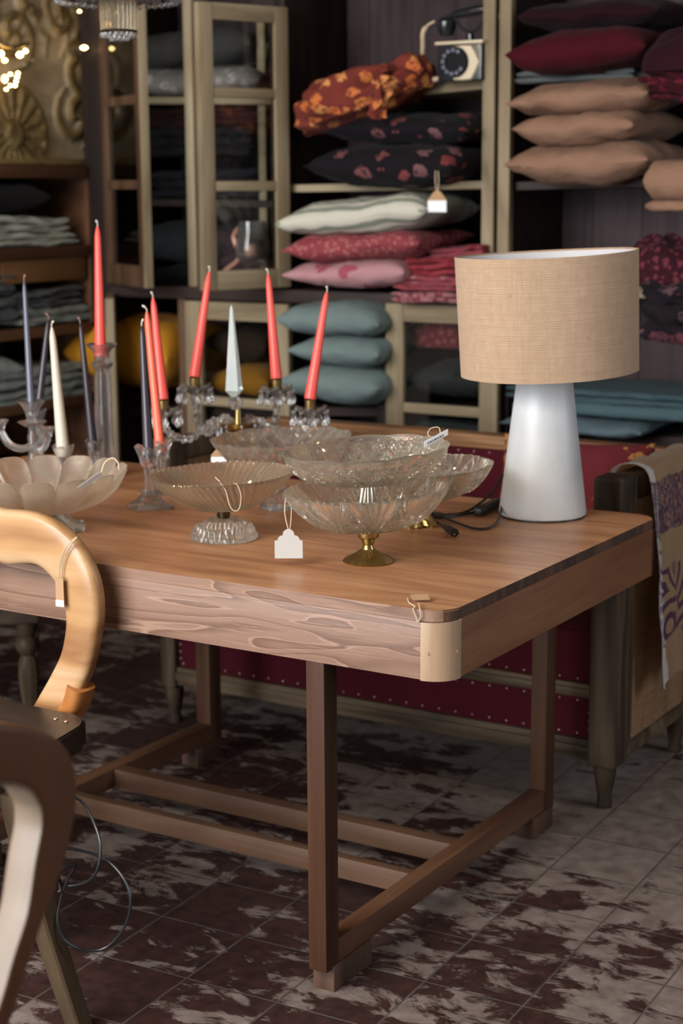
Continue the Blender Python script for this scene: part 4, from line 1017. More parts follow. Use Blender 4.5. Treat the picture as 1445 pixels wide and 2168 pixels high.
zbw = zs(1076); bowl('bowl', M_warmglass, cp, 154*q, zs(1003)-zbw-.001, .052, (0, 0, zbw+.001), 'swirl', .0016, 12, 2.0, p=.8, seg=384)

# diamond cut bowl behind
sp = atz(592, 1076, ZT); q = depth(sp)/FPX; zs = lambda r: zrow(sp.x, sp.y, r)-ZT
db = thing('comport', 'large diamond cut glass comport behind the two tier stand', 'comport', (sp.x, sp.y, ZT))
obj('foot', LA([(0, .001), (.042, 0), (.045, .004), (.044, .018), (.03, .024), (.016, .04), (.013, .06), (.02, zs(1000)), (0, zs(1000))], 40, mod=lambda th, i, t: (.0012*math.cos(8*th) if 0 < i < 4 else 0, 0)), M_glass, db, local=True)
bowl('bowl', M_prglass, db, 148*q, zs(925)-zs(1000), .05, tuple(SR*.008+Vector((0, 0, zs(1000)))), 'diamond', .0035, 12, 2.0)

# fan bowl on gilt foot
sp = atz(884, 1112, ZT); q = depth(sp)/FPX; zs = lambda r: zrow(sp.x, sp.y, r)-ZT
fb = thing('comport', 'fan cut glass comport on an ornate gilt foot beside the lamp cord', 'comport', (sp.x, sp.y, ZT))
def orn(th, i, t): return ((.007*math.cos(5*th)+.003*math.sin(15*th+i))*(1 if i in (1, 2, 3, 4) else 0), .003*math.sin(9*th+2*i)*(1 if i in (3, 4) else 0))
obj('foot', LA([(0, 0), (.040, 0), (.042, .005), (.034, .012), (.024, .022), (.012, .028), (.011, zs(1052)), (0, zs(1052))], 90, mod=orn), M_gold, fb, local=True)
bowl('bowl', M_prglass, fb, 152*q, zs(988)-zs(1052), .05, tuple(SR*.006+Vector((0, 0, zs(1052)))), 'fan', .0045, 10, 3, p=.5, seg=480, N=26)

# scalloped opalescent bowl
sp = atz(112, 1120, ZT); q = depth(sp)/FPX; zs = lambda r: zrow(sp.x, sp.y, r)-ZT
ob = thing('scalloped_bowl', 'frosted scalloped glass bowl on leaf shaped feet, left of table', 'bowl', (sp.x, sp.y, ZT))
zbb = zs(1078); RR = 176*q; hh = zs(1010)-zbb; NL = 14
prof, no = bowl_prof(RR-.008, hh, .06, .006, .5, 22)
def lob(th, i, t):
    s = min(1, max(0, (i-3)/(no-4))) if i < no else min(1, max(0, 1-(i-no)/(18)))
    c = abs(math.cos(NL*th/2)); b = math.sqrt(max(0, 1-(1-c)**2))
    return (.026*(b-.45)*min(1, s*1.6), .030*(b-.45)*s**2.4)
bm = LA(prof, 336, (-.02*SR.x, -.02*SR.y, zbb), mod=lob); obj('bowl', bm, M_opal, ob, local=True)
for k in range(3):
    a = R_(20+120*k)+.2; d = Vector((math.cos(a), math.sin(a), 0)); d = SR*math.cos(a)-SF*math.sin(a)
    obj('leaf_foot', T([Vector((0, 0, zbb+.004)), Vector((0, 0, zbb*.75))+d*.022, Vector((0, 0, zbb*.35))+d*.05, Vector((0, 0, .011))+d*.075], lambda t: .016-.006*math.sin(t*PI)+.002*t, 14), M_legglass, ob, local=True)
obj('hub', LA([(0, zbb+.01), (.03, zbb+.005), (.022, zbb*.7), (.014, zbb*.5), (0, zbb*.45)], 24), M_glass, ob, local=True)

# ---------------------------------------------------------------- candles and candlesticks
def candle(bpt, tx, ty, r0, r1, mat, label, group='taper candles on the table', wick=(M_wick, (.2, 1)), back=0):
    """taper from its base point to the photo position of its tip at the same distance"""
    bpt = Vector(bpt); tip = atd(tx, ty, depth(bpt)+back); ax = tip-bpt; Ln = ax.length
    c = thing('taper_candle', label, 'candle', bpt, group)
    m = ax.to_track_quat('Z', 'Y').to_matrix().to_4x4(); cut = Ln-.02
    prof = [(0, 0), (r0*.97, 0), (r0, .004)]+[(r0+(r1-r0)*k/8, .004+(cut-.03)*k/8) for k in range(1, 9)]+[(r1*.75, cut-.012), (r1*.35, cut), (0, cut+.002)]
    obj('wax', LA(prof, 24, M=m), mat, c, local=True)
    a = ax.normalized(); s = SR*wick[1][0]*.012
    obj('wick', T([a*(cut-.004), a*(cut+.007), a*(cut+.013)+s*.5, a*(cut+.016)+s], lambda t: .0014+.0012*(t > .5), 8), wick[0], c, local=True); return c
GS = 'crystal candlesticks on the table'
def stick(px, pbase, prim, rim_w, label, shape='square', name='candlestick', base_w=.05, mat=None):
    """clear glass candlestick; returns its thing and socket height point"""
    p = atz(px, pbase, ZT); q = depth(p)/FPX; H = zrow(p.x, p.y, prim)-ZT; rr = rim_w*q/2
    t = thing(name, label, 'candlestick', (p.x, p.y, ZT), GS); m = mat or M_glass
    if shape == 'square':
        sq = lambda th, i, u: ((1/max(abs(math.cos((th-YAW-.5) % (PI/2)-PI/4+PI/4)), .02)-1)*0, 0)
        def sqm(th, i, u):
            a = ((th-YAW+.3) % (PI/2))-PI/4; k = (1/math.cos(a)-1)
            return (base_w*k*(1, 1, 1, .55, .3, .2)[min(i, 5)] if 0 < i < 6 else 0, 0)
        obj('foot', LA([(0, .001), (base_w, 0), (base_w, .006), (base_w*.72, .016), (base_w*.42, .030), (base_w*.3, .038), (0, .04)], 64, mod=sqm), m, t, local=True, sharp=20)
    else:
        obj('foot', LA([(0, .001), (base_w, 0), (base_w*1.02, .006), (base_w*.6, .016), (base_w*.3, .03), (0, .034)], 40), m, t, local=True)
    h8 = lambda th, i, u: (.0018*math.cos(8*th) if 0 < i else 0, 0)
    sr = base_w*.24
    obj('stem', LA([(0, .03), (sr*1.25, .03), (sr, .045), (sr*.9, H*.5), (sr*1.1, H-.05), (rr*.62, H-.042), (rr*.5, H-.036), (0, H-.034)], 32, mod=h8), m, t, local=True, sharp=25)
    sc = lambda th, i, u: (.001*math.cos(6*th), .0025*math.cos(6*th) if i in (3, 4) else 0)
    obj('socket', LA([(0, H-.036), (rr*.6, H-.036), (rr*.72, H-.02), (rr, H), (rr*.93, H+.001), (.0115, H-.004), (.0115, H-.026), (0, H-.026)], 42, mod=sc), m, t, local=True)
    return t, Vector((p.x, p.y, ZT+H-.025)), q
t, s, q = stick(318, 1076, 945, 62, 'square footed crystal candlestick holding the near plum candle', base_w=.042)
candle(s, 299, 672, 11.5*q, 6.5*q, M_plum, 'plum candle in the square footed candlestick, left of the orange one', wick=(M_wick, (.4, 1)))
t, s, q = stick(342, 1045, 932, 58, 'crystal candlestick just behind the square footed one', base_w=.04)
candle(s, 309, 643, 10.5*q, 7*q, M_orange, 'orange coral candle just right of the near plum candle', wick=(M_wick, (-.8, 1)))
t, s, q = stick(138, 1050, 944, 48, 'short crystal candlestick holding the cream candle', base_w=.036)
candle(s, 108, 676, 14*q, 7*q, M_cream, 'cream white candle at left', wick=(M_wick, (.5, 1)))
t, s, q = stick(201, 1032, 932, 36, 'short crystal candlestick beside the tall column candlestick', base_w=.034)
candle(s, 168, 668, 10.5*q, 5*q, M_plum, 'plum candle leaning just left of the tall coral candle', wick=(M_wickd, (-.3, 1)))
# tall column candlestick
p = atz(224, 1004, ZT); q = depth(p)/FPX; zs = lambda r: zrow(p.x, p.y, r)-ZT; H = zs(729)
t = thing('candlestick', 'tall crystal column candlestick holding the tall coral candle', 'candlestick', (p.x, p.y, ZT), GS)
hx = lambda th, i, u: (.0016*math.cos(6*th), 0)
obj('foot', LA([(0, .001), (.052, 0), (.053, .008), (.04, .02), (.027, .034), (0, .036)], 36, mod=hx), M_glass, t, local=True)
obj('column', LA([(0, .034), (.024, .034), (.0235, .06), (.020, zs(800)), (.017, zs(785)), (0, zs(784))], 36, mod=hx), M_glass, t, local=True)
obj('collar', LA([(0, zs(784)), (.018, zs(784)), (.027, zs(771)), (.027, zs(768)), (.019, zs(764)), (0, zs(763))], 36), M_glass, t, local=True)
obj('socket', LA([(0, zs(764)), (.019, zs(763)), (.019, zs(748)), (.025, zs(740)), (.039, H), (.037, H+.002), (.016, zs(740)), (.0135, zs(744)), (.0135, zs(755)), (0, zs(755))], 36, mod=lambda th, i, u: (.0015*math.cos(6*th) if i in (4, 5) else 0, 0)), M_glass, t, local=True)
candle(p+Vector((-.004, 0, zs(754))), 206, 463, 12.3*q, 6.5*q, M_coral, 'tall coral candle in the column candlestick, highest on the table', wick=(M_wick, (-.3, 1)))

# two-branch glass candelabrum at the left
p = atz(74, 1040, ZT); q = depth(p)/FPX; zs = lambda r: zrow(p.x, p.y, r)-ZT
t = thing('glass_candelabrum', 'branched clear glass candelabrum at the left edge of the table', 'candelabrum', (p.x, p.y, ZT))
obj('foot', LA([(0, .001), (.06, 0), (.062, .008), (.03, .02), (.018, .05), (.014, zs(975)), (0, zs(974))], 40, mod=lambda th, i, u: (.002*math.cos(8*th), 0)), M_glass, t, local=True)
obj('stem', LA([(0, zs(976)), (.014, zs(976)), (.010, zs(950)), (.013, zs(925)), (.009, zs(915)), (.0105, zs(902)), (0, zs(902))], 28), M_glass, t, local=True)
obj('drip_pan', LA([(0, zs(903)), (.02, zs(902)), (.034, zs(893)), (.034, zs(892)), (.018, zs(898)), (0, zs(898))], 36), M_glass, t, local=True)
obj('socket', LA([(0, zs(897)), (.012, zs(897)), (.014, zs(880)), (.022, zs(862)), (.034, zs(849)), (.032, zs(848)), (.018, zs(862)), (.0105, zs(870)), (.0105, zs(880)), (0, zs(880))], 36, mod=lambda th, i, u: (.003*math.cos(4*th) if i in (3, 4, 5) else 0, 0)), M_glass, t, local=True)
for sgn, col_, rr in ((-1, 0, 900), (1, 100, 916)):
    e = atd(col_, rr, depth(p)-.03*sgn)-Vector((p.x, p.y, ZT)); z9 = zs(942)
    arm = obj('arm', T([(0, 0, z9), e*.35+Vector((0, 0, (z9-e.z*.35)*1-.012)), e*.75+Vector((0, 0, z9-e.z*.75-.004)), Vector((e.x, e.y, e.z-.012))], .009, 12), M_glass, t, local=True)
    obj('cup', LA([(0, -.014), (.01, -.012), (.013, 0), (.022, .012), (.02, .013), (.009, .004), (0, .004)], 24, e), M_glass, arm, local=True)
candle(p+Vector((0, 0, zs(876))), 50, 578, 8.5*q, 4.6*q, M_slate, 'thin slate blue candle, leftmost of the tapers', wick=(M_wickd, (.3, 1)))
t, s, q = stick(84, 1012, 868, 40, 'crystal candlestick behind the branched glass candelabrum', shape='round', base_w=.04)
candle(s, 104, 660, 9.5*q, 5*q, M_plum, 'plum candle leaning right, just behind the slate blue one', wick=(M_wickd, (-.7, 1)))

# crystal candelabrum with obelisk
p = atz(506, 1014, ZT); q = depth(p)/FPX; zs = lambda r: zrow(p.x, p.y, r)-ZT
cd_ = thing('crystal_candelabrum', 'four branch crystal and brass candelabrum with a glass obelisk', 'candelabrum', (p.x, p.y, ZT))
obj('foot', LA([(0, 0), (.06, 0), (.062, .006), (.045, .014), (.02, .03), (.012, .05), (0, .052)], 40), M_brass, cd_, local=True)
obj('stem', LA([(0, .05), (.011, .05), (.016, zs(960)), (.009, zs(930)), (.012, zs(908)), (0, zs(907))], 24), M_brass, cd_, local=True)
obj('bowl', LA([(0, zs(916)), (.02, zs(914)), (.04, zs(904)), (.05, zs(894)), (.048, zs(893)), (.01, zs(898)), (.007, zs(866)), (0, zs(866))], 40), M_brass, cd_, local=True)
fa = lambda th, i, u: (.0015*math.cos(6*th), 0)
obj('crystal_ball', LA([(0, zs(868)), (.01, zs(866)), (.018, zs(856)), (.018, zs(848)), (.01, zs(840)), (0, zs(838))], 18, (-.006*SR.x, -.006*SR.y, 0), mod=fa), M_glass, cd_, local=True, sharp=10)
bm = bmesh.new(); ang = YAW+.5; zb0, zb1, zt0 = zs(840), zs(826), zs(645); rings = []
for r, z in ((.009, zb0), (.0235, zb1), (.0225, zb1+.006), (.0045, zt0-.012), (.0005, zt0)):
    rings.append([bm.verts.new((r*1.0*math.cos(ang+k*PI/2)-.008*SR.x*(1+.4*(z-zb0)/(zt0-zb0)), r*math.sin(ang+k*PI/2)-.008*SR.y*(1+.4*(z-zb0)/(zt0-zb0)), z)) for k in range(4)])
for i in range(4): ring_faces(bm, rings[i], rings[i+1])
bm.faces.new(rings[0]); bm.faces.new(rings[-1]); obj('obelisk', bm, M_obel, cd_, local=True, sharp=5)
cups = [(412, 800, .12, 445, 560, 'coral candle leaning right, on the inner left arm of the candelabrum'), (345, 848, -.03, 322, 614, 'coral candle on the outer left arm of the candelabrum'), (585, 804, .10, 566, 565, 'coral candle right of the glass obelisk'), (656, 847, -.06, 694, 602, 'coral candle leaning right on the outer right arm of the candelabrum')]
hubz = zs(900)
for ci, (cx, cy, dd, tx, ty, lb) in enumerate(cups):
    w = atd(cx, cy, depth(p)+dd); e = w-Vector((p.x, p.y, ZT)); fl2 = Vector((e.x, e.y, 0))
    eb = e-Vector((0, 0, .05))
    pts = smooth_path([Vector((0, 0, hubz))+fl2*.1, fl2*.3+Vector((0, 0, hubz+.012)), fl2*.48+Vector((0, 0, hubz-.01)), fl2*.68+Vector((0, 0, hubz-.035)), fl2*.92+Vector((0, 0, min(eb.z, hubz)-.02)), eb], 10)
    bm = bmesh.new(); tube(bm, pts, lambda u: .0092+.0024*math.sin(u*90), 12); arm = obj('arm', bm, M_glass, cd_, local=True, sharp=20)
    obj('candle_cup', LA([(0, -.032), (.010, -.032), (.0125, -.024), (.0135, .0), (.0145, .001), (.0125, .002), (.0115, -.018), (0, -.018)], 24, e), M_brass, arm, local=True)
    pe = lambda th, i, u: (.006*math.cos(6*th) if i in (2, 3) else 0, .005*math.cos(6*th) if i in (2, 3) else 0)
    bo = obj('bobeche', LA([(0, -.042), (.012, -.042), (.038, -.022), (.0375, -.019), (.014, -.034), (0, -.034)], 60, e, mod=pe), M_glass, arm, local=True)
    obj('glass_ball', LA([(0, .011), (.006, .0095), (.0105, .004), (.0105, -.004), (.006, -.0095), (0, -.011)], 12, e+Vector((0, 0, -.052))), M_glass, arm, local=True, sharp=10)
    for k in range(8):
        drops = bmesh.new()
        a = k*PI/4; c = e+Vector((.043*math.cos(a), .043*math.sin(a), -.022))
        lathe(drops, [(0, 0), (.003, -.003), (.0045, -.006), (.001, -.011), (.003, -.015), (.0075, -.028), (.006, -.038), (0, -.044)], 8, c)
        obj('crystal_drop', drops, M_glass, arm, local=True, sharp=10)
    candle(w+Vector((0, 0, .0025)), tx, ty, 12.3*q, 6.5*q, M_coral, lb, wick=(M_wick, (-.3, 1)))
for k in range(8):
    dr2 = bmesh.new(); a = k*PI/4; lathe(dr2, [(0, 0), (.003, -.003), (.004, -.006), (.001, -.011), (.003, -.016), (.0065, -.034), (.005, -.046), (0, -.052)], 8, (.05*math.cos(a), .05*math.sin(a), zs(894)))
    obj('crystal_drop', dr2, M_glass, cd_, local=True, sharp=10)

# ---------------------------------------------------------------- price tags
def card_outline(w, h, kind):
    if kind == 'scallop':
        o = [(-w/2, 0), (w/2, 0), (w/2, h*.6)]
        for cx, cy, r, a0, a1 in ((w*.22, h*.62, w*.17, 0, 95), (0, h*.8, w*.21, 0, 180), (-w*.22, h*.62, w*.17, 85, 180)):
            for k in range(7):
                a = R_(a0+(a1-a0)*k/6); o.append((cx+r*math.cos(a), cy+r*math.sin(a)))
        return o+[(-w/2, h*.6)]
    if kind == 'house': return [(-w/2, 0), (w/2, 0), (w/2, h*.55), (w*.2, h*.9), (0, h), (-w*.2, h*.9), (-w/2, h*.55)]
    return [(-w/2, 0), (w/2, 0), (w/2, h), (-w/2, h)]
def price_tag(label, bot, ux, uy, w, h, kind, mat, string, sr=.0011, label_h=0, ink=False, group='price tags'):
    t = thing('price_tag', label, 'tag', bot, group)
    bm = bmesh.new(); prism(bm, card_outline(w, h, kind), (0, 0, 0), ux, uy, .0008); c = obj('card', bm, mat, t, local=True, sharp=20)
    n = Vector(ux).normalized().cross(Vector(uy).normalized())
    f = 1 if n.dot(CAM-Vector(bot)) > 0 else -1
    off = n*(.0012 if f > 0 else -.0006)
    if label_h:
        bm = bmesh.new(); prism(bm, card_outline(w*1.02, label_h, 'rect'), off, ux, uy, .0004); s = obj('sticker', bm, M_white, c, local=True, sharp=20); s['label'] = 'white sticker'
    if ink:
        bm = bmesh.new(); x = -w*.36
        for k in range(7):
            ww = w*(.05, .07, .04, .08, .05, .07, .05)[k]; prism(bm, [(x, h*.3), (x+ww, h*.3), (x+ww*.9, h*.62), (x+ww*.2, h*.62)], off+n*.0006*f, ux, uy, .0002); x += ww+w*.04
        obj('print', bm, M_ink, c, local=True)
    obj('string', T([Vector(p)-Vector(bot) for p in string], sr, 6), M_string, t, local=True); return t
dz = 3.19
a = atd(611, 1182, dz); k = dz/FPX
price_tag('white scalloped card tag hanging left of the two tier stand', a, SR, (0, 0, 1), 59*k, 64*k, 'scallop', M_card, [atd(x, y, dz) for x, y in ((612, 1128), (603, 1090), (604, 1060), (610, 1050), (616, 1062), (616, 1095), (613, 1126))])
a = atd(922, 934, 3.12); k = 3.12/FPX
price_tag('white printed tag resting on the rim of the upper glass bowl', a, SR*.86+Vector((0, 0, .42))+SF*.2, SF*-.35+Vector((0, 0, 1)), 58*k, 14*k, 'rect', M_white, [atd(x, y, 3.12) for x, y in ((932, 918), (928, 905), (912, 907), (905, 918), (910, 925))], ink=True)
dz = 3.28; k = dz/FPX
price_tag('short string loop with a rolled tag on the rim of the ribbed comport', atd(461, 1016, dz), SR*.7-Vector((0, 0, .7)), SF*-1+Vector((0, 0, .4)), 14*k, 8*k, 'rect', M_white, [atd(x, y, dz) for x, y in ((466, 1022), (478, 1040), (486, 1070), (497, 1082), (507, 1075), (510, 1050), (503, 1028), (495, 1023))])
dz = 3.78; k = dz/FPX
price_tag('small kraft and white tag hanging on the diamond cut comport', atd(463, 979, dz), SR, Vector((0, 0, 1)), 32*k, 30*k, 'house', M_kraft, [atd(x, y, dz) for x, y in ((461, 950), (455, 940), (458, 930), (466, 935), (463, 950))], label_h=12*k)
dz = 3.36; k = dz/FPX
price_tag('white tag on a cream loop inside the scalloped bowl', atd(192, 1022, dz), SR*.8+Vector((0, 0, .55)), Vector((0, 0, .6))-SF*.6-SR*.3, 58*k, 12*k, 'rect', M_card, [atd(x, y, dz) for x, y in ((215, 1000), (222, 980), (238, 970), (250, 980), (252, 995))], .002)
a = aty(925, 449, 2.02); k = depth(a)/FPX
price_tag('kraft and white tag hanging below the floral cushion', a, (1, 0, 0), (0, 0, 1), 44*k, 46*k, 'house', M_kraft, [aty(x, y, 2.02) for x, y in ((925, 408), (921, 385), (922, 355), (926, 352), (928, 385), (926, 408))], .0014, label_h=24*k, ink=False)
a = atz(892, 1273, .7625)
price_tag('small tag tied by string to the front corner of the table', a+Vector((0, 0, .002)), SR*.95+SF*.1, SF+Vector((0, 0, .25))-SR*.2, .030, .020, 'rect', M_kraft, [atz(862, 1266, .764), atz(866, 1276, .766), atz(878, 1284, .764), aty(874, 1290, -.001), aty(880, 1305, -.003), aty(884, 1316, -.004), aty(890, 1304, -.003), aty(888, 1288, -.001), atz(886, 1276, .765)])

# ---------------------------------------------------------------- chairs
def chair_back(name, pairs, plane, cen, N, t_, mat, parent, axis, n=7, shift=0, e=3.2, inner=None):
    """balloon back swept through outer/inner edge points on its own upright plane and mirrored about its centre line"""
    C_, Wd = [], []
    for (o_, i_) in pairs:
        a, b = plane(*o_), plane(*i_); C_.append((a+b)/2-Vector(N)*shift); Wd.append((a-b).length/2)
    path = smooth_path(C_, n); ws = [v.x for v in smooth_path([(w, 0, 0) for w in Wd], n)]
    def mir(v): q = v.copy(); q[axis] = 2*cen-v[axis]; return q
    full = [mir(v) for v in path[::-1]]+path; fw = ws[::-1]+ws
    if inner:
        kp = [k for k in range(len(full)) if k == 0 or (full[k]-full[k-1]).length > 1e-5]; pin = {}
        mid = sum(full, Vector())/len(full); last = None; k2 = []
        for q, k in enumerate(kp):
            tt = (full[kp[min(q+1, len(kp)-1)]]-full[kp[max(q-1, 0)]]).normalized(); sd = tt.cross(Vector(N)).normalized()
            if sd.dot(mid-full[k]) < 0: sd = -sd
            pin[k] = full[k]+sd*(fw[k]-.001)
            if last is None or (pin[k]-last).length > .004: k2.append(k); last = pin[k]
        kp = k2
        bm = bmesh.new(); sweep(bm, [pin[i] for i in kp], .003, t_*.93, N, 8, 6); ie = obj('inner_edge', bm, inner, parent, sharp=50); ie['label'] = 'pale inner edge of the back with daylight painted in'
    keep = [0]
    for i in range(1, len(full)):
        if (full[i]-full[keep[-1]]).length > .004: keep.append(i)
    bm = bmesh.new(); sweep(bm, [full[i] for i in keep], [fw[i] for i in keep], t_, N, 16, e); return obj(name, bm, mat, parent, sharp=50)
def saber(bm, a, b, bow, r0, r1):
    a, b, bow = Vector(a), Vector(b), Vector(bow); pts = smooth_path([a, a.lerp(b, .5)+bow, b], 10); rings = []
    for i, p_ in enumerate(pts):
        r = r0+(r1-r0)*i/(len(pts)-1); rings.append([bm.verts.new(p_+Vector((x*r, y*r, 0))) for x, y in ((-1, -.8), (-.8, -1), (.8, -1), (1, -.8), (1, .8), (.8, 1), (-.8, 1), (-1, .8))])
    for i in range(len(pts)-1): ring_faces(bm, rings[i], rings[i+1])
    bm.faces.new(rings[0]); bm.faces.new(rings[-1])
YA = -.06; cenA = -.925
chA = thing('dining_chair', 'honey coloured balloon back chair with dark seat at the table front', 'chair', (cenA, -.3, 0), 'balloon back chairs at left')
pa = lambda x, y: aty(x, y, YA)
prs = [((22, 1078), (22, 1194)), ((75, 1084), (66, 1191)), ((120, 1104), (97, 1202)), ((166, 1145), (122, 1228)), ((197, 1200), (140, 1262)), ((212, 1268), (148, 1300)), ((210, 1335), (147, 1340)), ((196, 1400), (135, 1400)), ((172, 1450), (112, 1450)), ((140, 1500), (84, 1497)), ((125, 1525), (70, 1520))]
chair_back('back_frame', prs, pa, cenA, (0, 1, 0), .02, M_honey, chA, 0)
for sgn in (1, -1):
    f = lambda v: Vector((cenA+sgn*(v[0]-cenA), v[1], v[2]))
    bm = bmesh.new(); sweep(bm, smooth_path([f(aty(172, 1452, YA)), f(aty(160, 1492, YA)), f(aty(128, 1535, YA))], 6), [.02]*13, .03, (0, 1, 0), 8, 3); obj('bracket', bm, M_honeyz, chA)
    bm = bmesh.new(); saber(bm, f((-.61, -.41, .46)), f((-.56, -.325, 0)), (-sgn*.008, -.004, 0), .023, .018); obj('leg', bm, M_turn, chA)
    bm = bmesh.new(); saber(bm, f((-.80, -.12, .47)), f((-.87, -.11, 0)), (0, -.01, 0), .02, .015); obj('leg', bm, M_brown, chA)
ol = [(cenA+s_*x, y) for s_, x, y in ((1, .19, -.098), (1, .225, -.115), (1, .238, -.15), (1, .3, -.44), (1, .28, -.48), (-1, .28, -.48), (-1, .3, -.44), (-1, .238, -.15), (-1, .225, -.115), (-1, .19, -.098))]
bm = bmesh.new(); prism(bm, ol, (0, 0, .442), (1, 0, 0), (0, 1, 0), .05); bmesh.ops.bevel(bm, geom=[e for e in bm.edges], offset=.006, segments=2, affect='EDGES'); obj('seat', bm, M_seatd, chA)
bm = bmesh.new()
for px in (118, 140): lathe(bm, [(0, .002), (.004, .0015), (.005, 0), (0, 0)], 10, atz(px, 1522+(px-118)*.25, .4925))
obj('seat_stud', bm, M_nail, chA)
kk = 3.2/FPX
price_tag('kraft tag on a string around the honey balloon back chair', aty(128, 1284, YA-.03), (1, 0, .04), (0, 0, 1), 22*kk, 62*kk, 'rect', M_kraft, [aty(x, y, YA-.026) for x, y in ((124, 1226), (127, 1190), (136, 1165), (150, 1147), (163, 1137), (152, 1150), (140, 1172), (132, 1200), (130, 1224))], .0012, label_h=14*kk)

XB = .05; cenB = -1.255
chB = thing('dining_chair', 'brown balloon back chair nearest the camera at the left edge', 'chair', (XB-.2, cenB, 0), 'balloon back chairs at left')
pb = lambda x, y: atx(x, y, XB)
prs = [((-42, 1532), (-42, 1664)), ((0, 1533), (0, 1660)), ((60, 1541), (50, 1664)), ((112, 1558), (82, 1684)), ((141, 1592), (100, 1716)), ((152, 1645), (106, 1750)), ((148, 1710), (102, 1800)), ((130, 1790), (86, 1872)), ((97, 1920), (62, 1955)), ((66, 2020), (32, 2040)), ((40, 2110), (8, 2120)), ((12, 2200), (-20, 2200)), ((-10, 2290), (-40, 2280))]
chair_back('back_frame', prs, pb, cenB, (1, 0, 0), .0225, M_brown, chB, 1, shift=.0225, e=8, inner=M_litedge)
obj('seat', B((XB-.46, cenB-.2, .42), (XB-.03, cenB+.12, .47), .02, 3), M_seatd, chB)
for sgn in (1, -1):
    for xx, ex in ((XB-.03, .05), (XB-.42, -.03)):
        bm = bmesh.new(); saber(bm, (xx, cenB+sgn*.09, .44), (xx+ex, cenB+sgn*.1, 0), (-ex*.4, 0, 0), .02, .015); obj('leg', bm, M_brown, chB)

# black cable hanging from the near chair
dC = 2.93; cab_pts = [(150, 1684), (176, 1700), (200, 1745), (212, 1790), (206, 1840), (185, 1866), (146, 1876), (128, 1868), (124, 1846), (140, 1836), (160, 1832), (142, 1862), (126, 1910), (121, 1952), (138, 1992), (180, 2012), (225, 2006), (262, 1965), (276, 1915), (266, 1868), (232, 1826), (190, 1806), (130, 1797), (118, 1830), (122, 1885)]
cb = thing('power_cable', 'black cable hanging in loops beside the near chair', 'cable', atd(124, 1684, dC))
obj('cord', T([atd(x, y, dC+.012*math.sin(i*1.3)) for i, (x, y) in enumerate(cab_pts)], .0028, 8), M_black, cb)
obj('plug', T([atd(121, 1868, dC), atd(126, 1887, dC)], .004, 8, smooth=False), M_silver, cb)

# stool with turned legs beyond the table
s0 = atz(66, 1556, 0); zt_ = .325
stl = thing('stool', 'low dark stool with turned legs behind the honey chair', 'stool', (s0.x-.32, s0.y+.02, 0))
tp = [(0, 0), (.014, 0), (.018, .02), (.016, .06), (.026, .12), (.03, .17), (.026, .215), (.018, .228), (.028, .24), (.033, .255), (.026, .275), (.02, .28), (.028, .295), (.028, zt_), (0, zt_)]
for dx, dy in ((0, 0), (-.3, .34), (-.34, -.3), (-.64, .04)): obj('leg', LA(tp, 24, (s0.x+dx, s0.y+dy, 0), mod=lambda th, i, u: (-.0035*abs(math.sin(5*th)) if 3 <= i <= 6 else 0, 0)), M_turn, stl)
obj('seat', B((s0.x-.32-.265, s0.y+.02-.265, zt_-.005), (s0.x-.32+.265, s0.y+.02+.265, zt_+.06), .012, 3, rot=Matrix.Rotation(R_(41.4), 3, 'Z')), M_seatd, stl)

# ---------------------------------------------------------------- chandelier
p = atd(252, 70, 4.25); q = 4.25/FPX
chn = thing('chandelier', 'crystal chandelier with hanging glass rods at the top left', 'chandelier', (p.x, p.y, p.z))
n = 22
for k in range(n):
    bm = bmesh.new(); a = 2*PI*k/n; tube(bm, [(.042*math.cos(a), .042*math.sin(a), .005), (.046*math.cos(a), .046*math.sin(a), .13)], .0042, 6); obj('crystal_rod', bm, M_warmglass, chn, local=True)  # warm tint of the rods paints in their lamp glints
def beads(r, z, cnt, br, nm, par=chn):
    bm = bmesh.new()
    for k in range(cnt):
        a = 2*PI*k/cnt; lathe(bm, [(0, br), (br*.7, br*.7), (br, 0), (br*.7, -br*.7), (0, -br)], 8, (r*math.cos(a), r*math.sin(a), z))
    o = obj(nm, bm, M_glass, par, local=True, sharp=10); return o
obj('lower_ring', T([(.044*math.cos(2*PI*k/24), .044*math.sin(2*PI*k/24), .004) for k in range(24)], .003, 6, 1, True), M_brassd, chn, local=True)
beads(.042, -.006, 18, .007, 'bead_ring'); beads(.02, -.014, 9, .007, 'bead_ring')
obj('upper_ring', T([(.15*math.cos(2*PI*k/40), .15*math.sin(2*PI*k/40), .09) for k in range(40)], .006, 8, 1, True), M_brassd, chn, local=True)
beads(.15, .078, 40, .009, 'bead_ring'); beads(.10, .085, 26, .010, 'bead_ring')
obj('canopy_plate', LA([(0, .125), (.06, .12), (.145, .095), (.145, .10), (.05, .14), (0, .145)], 40), M_brassd, chn, local=True)
obj('chain', T([(0, 0, .14), (0, 0, 2.9-p.z)], .006, 8, smooth=False), M_brassd, chn, local=True)
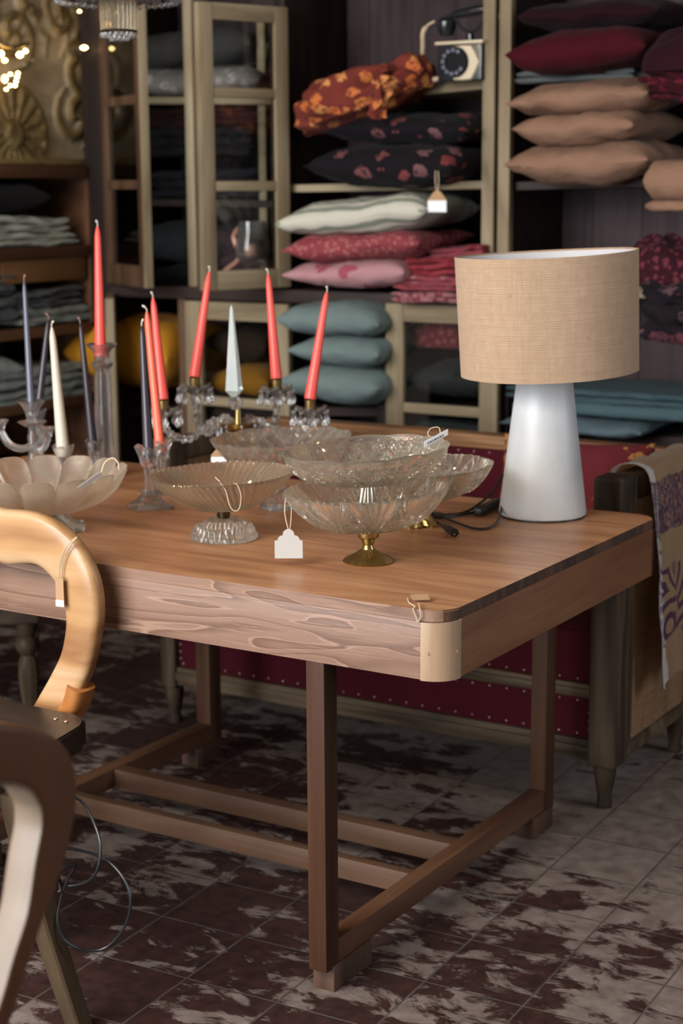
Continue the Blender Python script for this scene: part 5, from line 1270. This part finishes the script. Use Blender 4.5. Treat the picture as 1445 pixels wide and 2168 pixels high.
M_glow = NT('bulb and reflection glow'); M_glow = M_glow.fin((.9, .7, .4), .4, 0, Emission_Color=(1, .68, .25, 1), Emission_Strength=9.0)  # glow of the chandelier bulbs and of the imitated mirror reflections
for k in range(6):
    a = k*PI/3+.3; ar = obj('arm', T([(.05*math.cos(a), .05*math.sin(a), .13), (.12*math.cos(a), .12*math.sin(a), .11), (.17*math.cos(a), .17*math.sin(a), .135)], .005, 8), M_brass, chn, local=True)
    obj('bulb', LA([(0, .05), (.006, .04), (.011, .02), (.008, .004), (0, 0)], 12, (.17*math.cos(a), .17*math.sin(a), .136)), M_glow, ar, local=True)

# made-up bracket and glowing drops in place of chandelier reflections in the gilded mirror
wl = thing('mirror_reflections', 'made-up glowing drops for the chandelier reflections in the gilded mirror', 'light', (-2.6, atx(40, 130, -2.6).y, atx(40, 130, -2.6).z))
obj('bracket', T([atx(-40, 60, -2.61), atx(-10, 90, -2.56), atx(30, 100, -2.52), atx(60, 92, -2.54)], .006, 8), M_brass, wl)
for (x, y, w, h, em) in ((3, 114, 13, 14, 1), (10, 128, 14, 9, 1), (42, 116, 17, 13, 1), (57, 97, 9, 7, 0), (54, 108, 12, 9, 1), (68, 127, 12, 7, 0), (52, 137, 12, 7, 0), (10, 167, 15, 17, 1), (22, 157, 10, 7, 1), (38, 155, 10, 7, 1), (36, 163, 11, 7, 1), (34, 172, 10, 7, 1), (22, 181, 10, 7, 1), (13, 189, 10, 6, 1), (32, 181, 10, 7, 1), (115, 98, 12, 6, 0), (127, 131, 14, 7, 0), (178, 101, 19, 9, 1), (168, 24, 9, 5, 1), (182, 8, 9, 9, 0)):
    c = atx(x, y, -2.55); k = depth(c)/FPX
    b_ = bmesh.new(); lathe(b_, [(0, h*k*.5), (w*k*.3, h*k*.3), (w*k*.42, 0), (w*k*.3, -h*k*.3), (0, -h*k*.5)], 10, c)
    d_ = obj('reflection_glow' if em else 'crystal_drop', b_, M_glow if em else M_glass, wl, sharp=10)  # each drop imitates one reflected spot of chandelier light
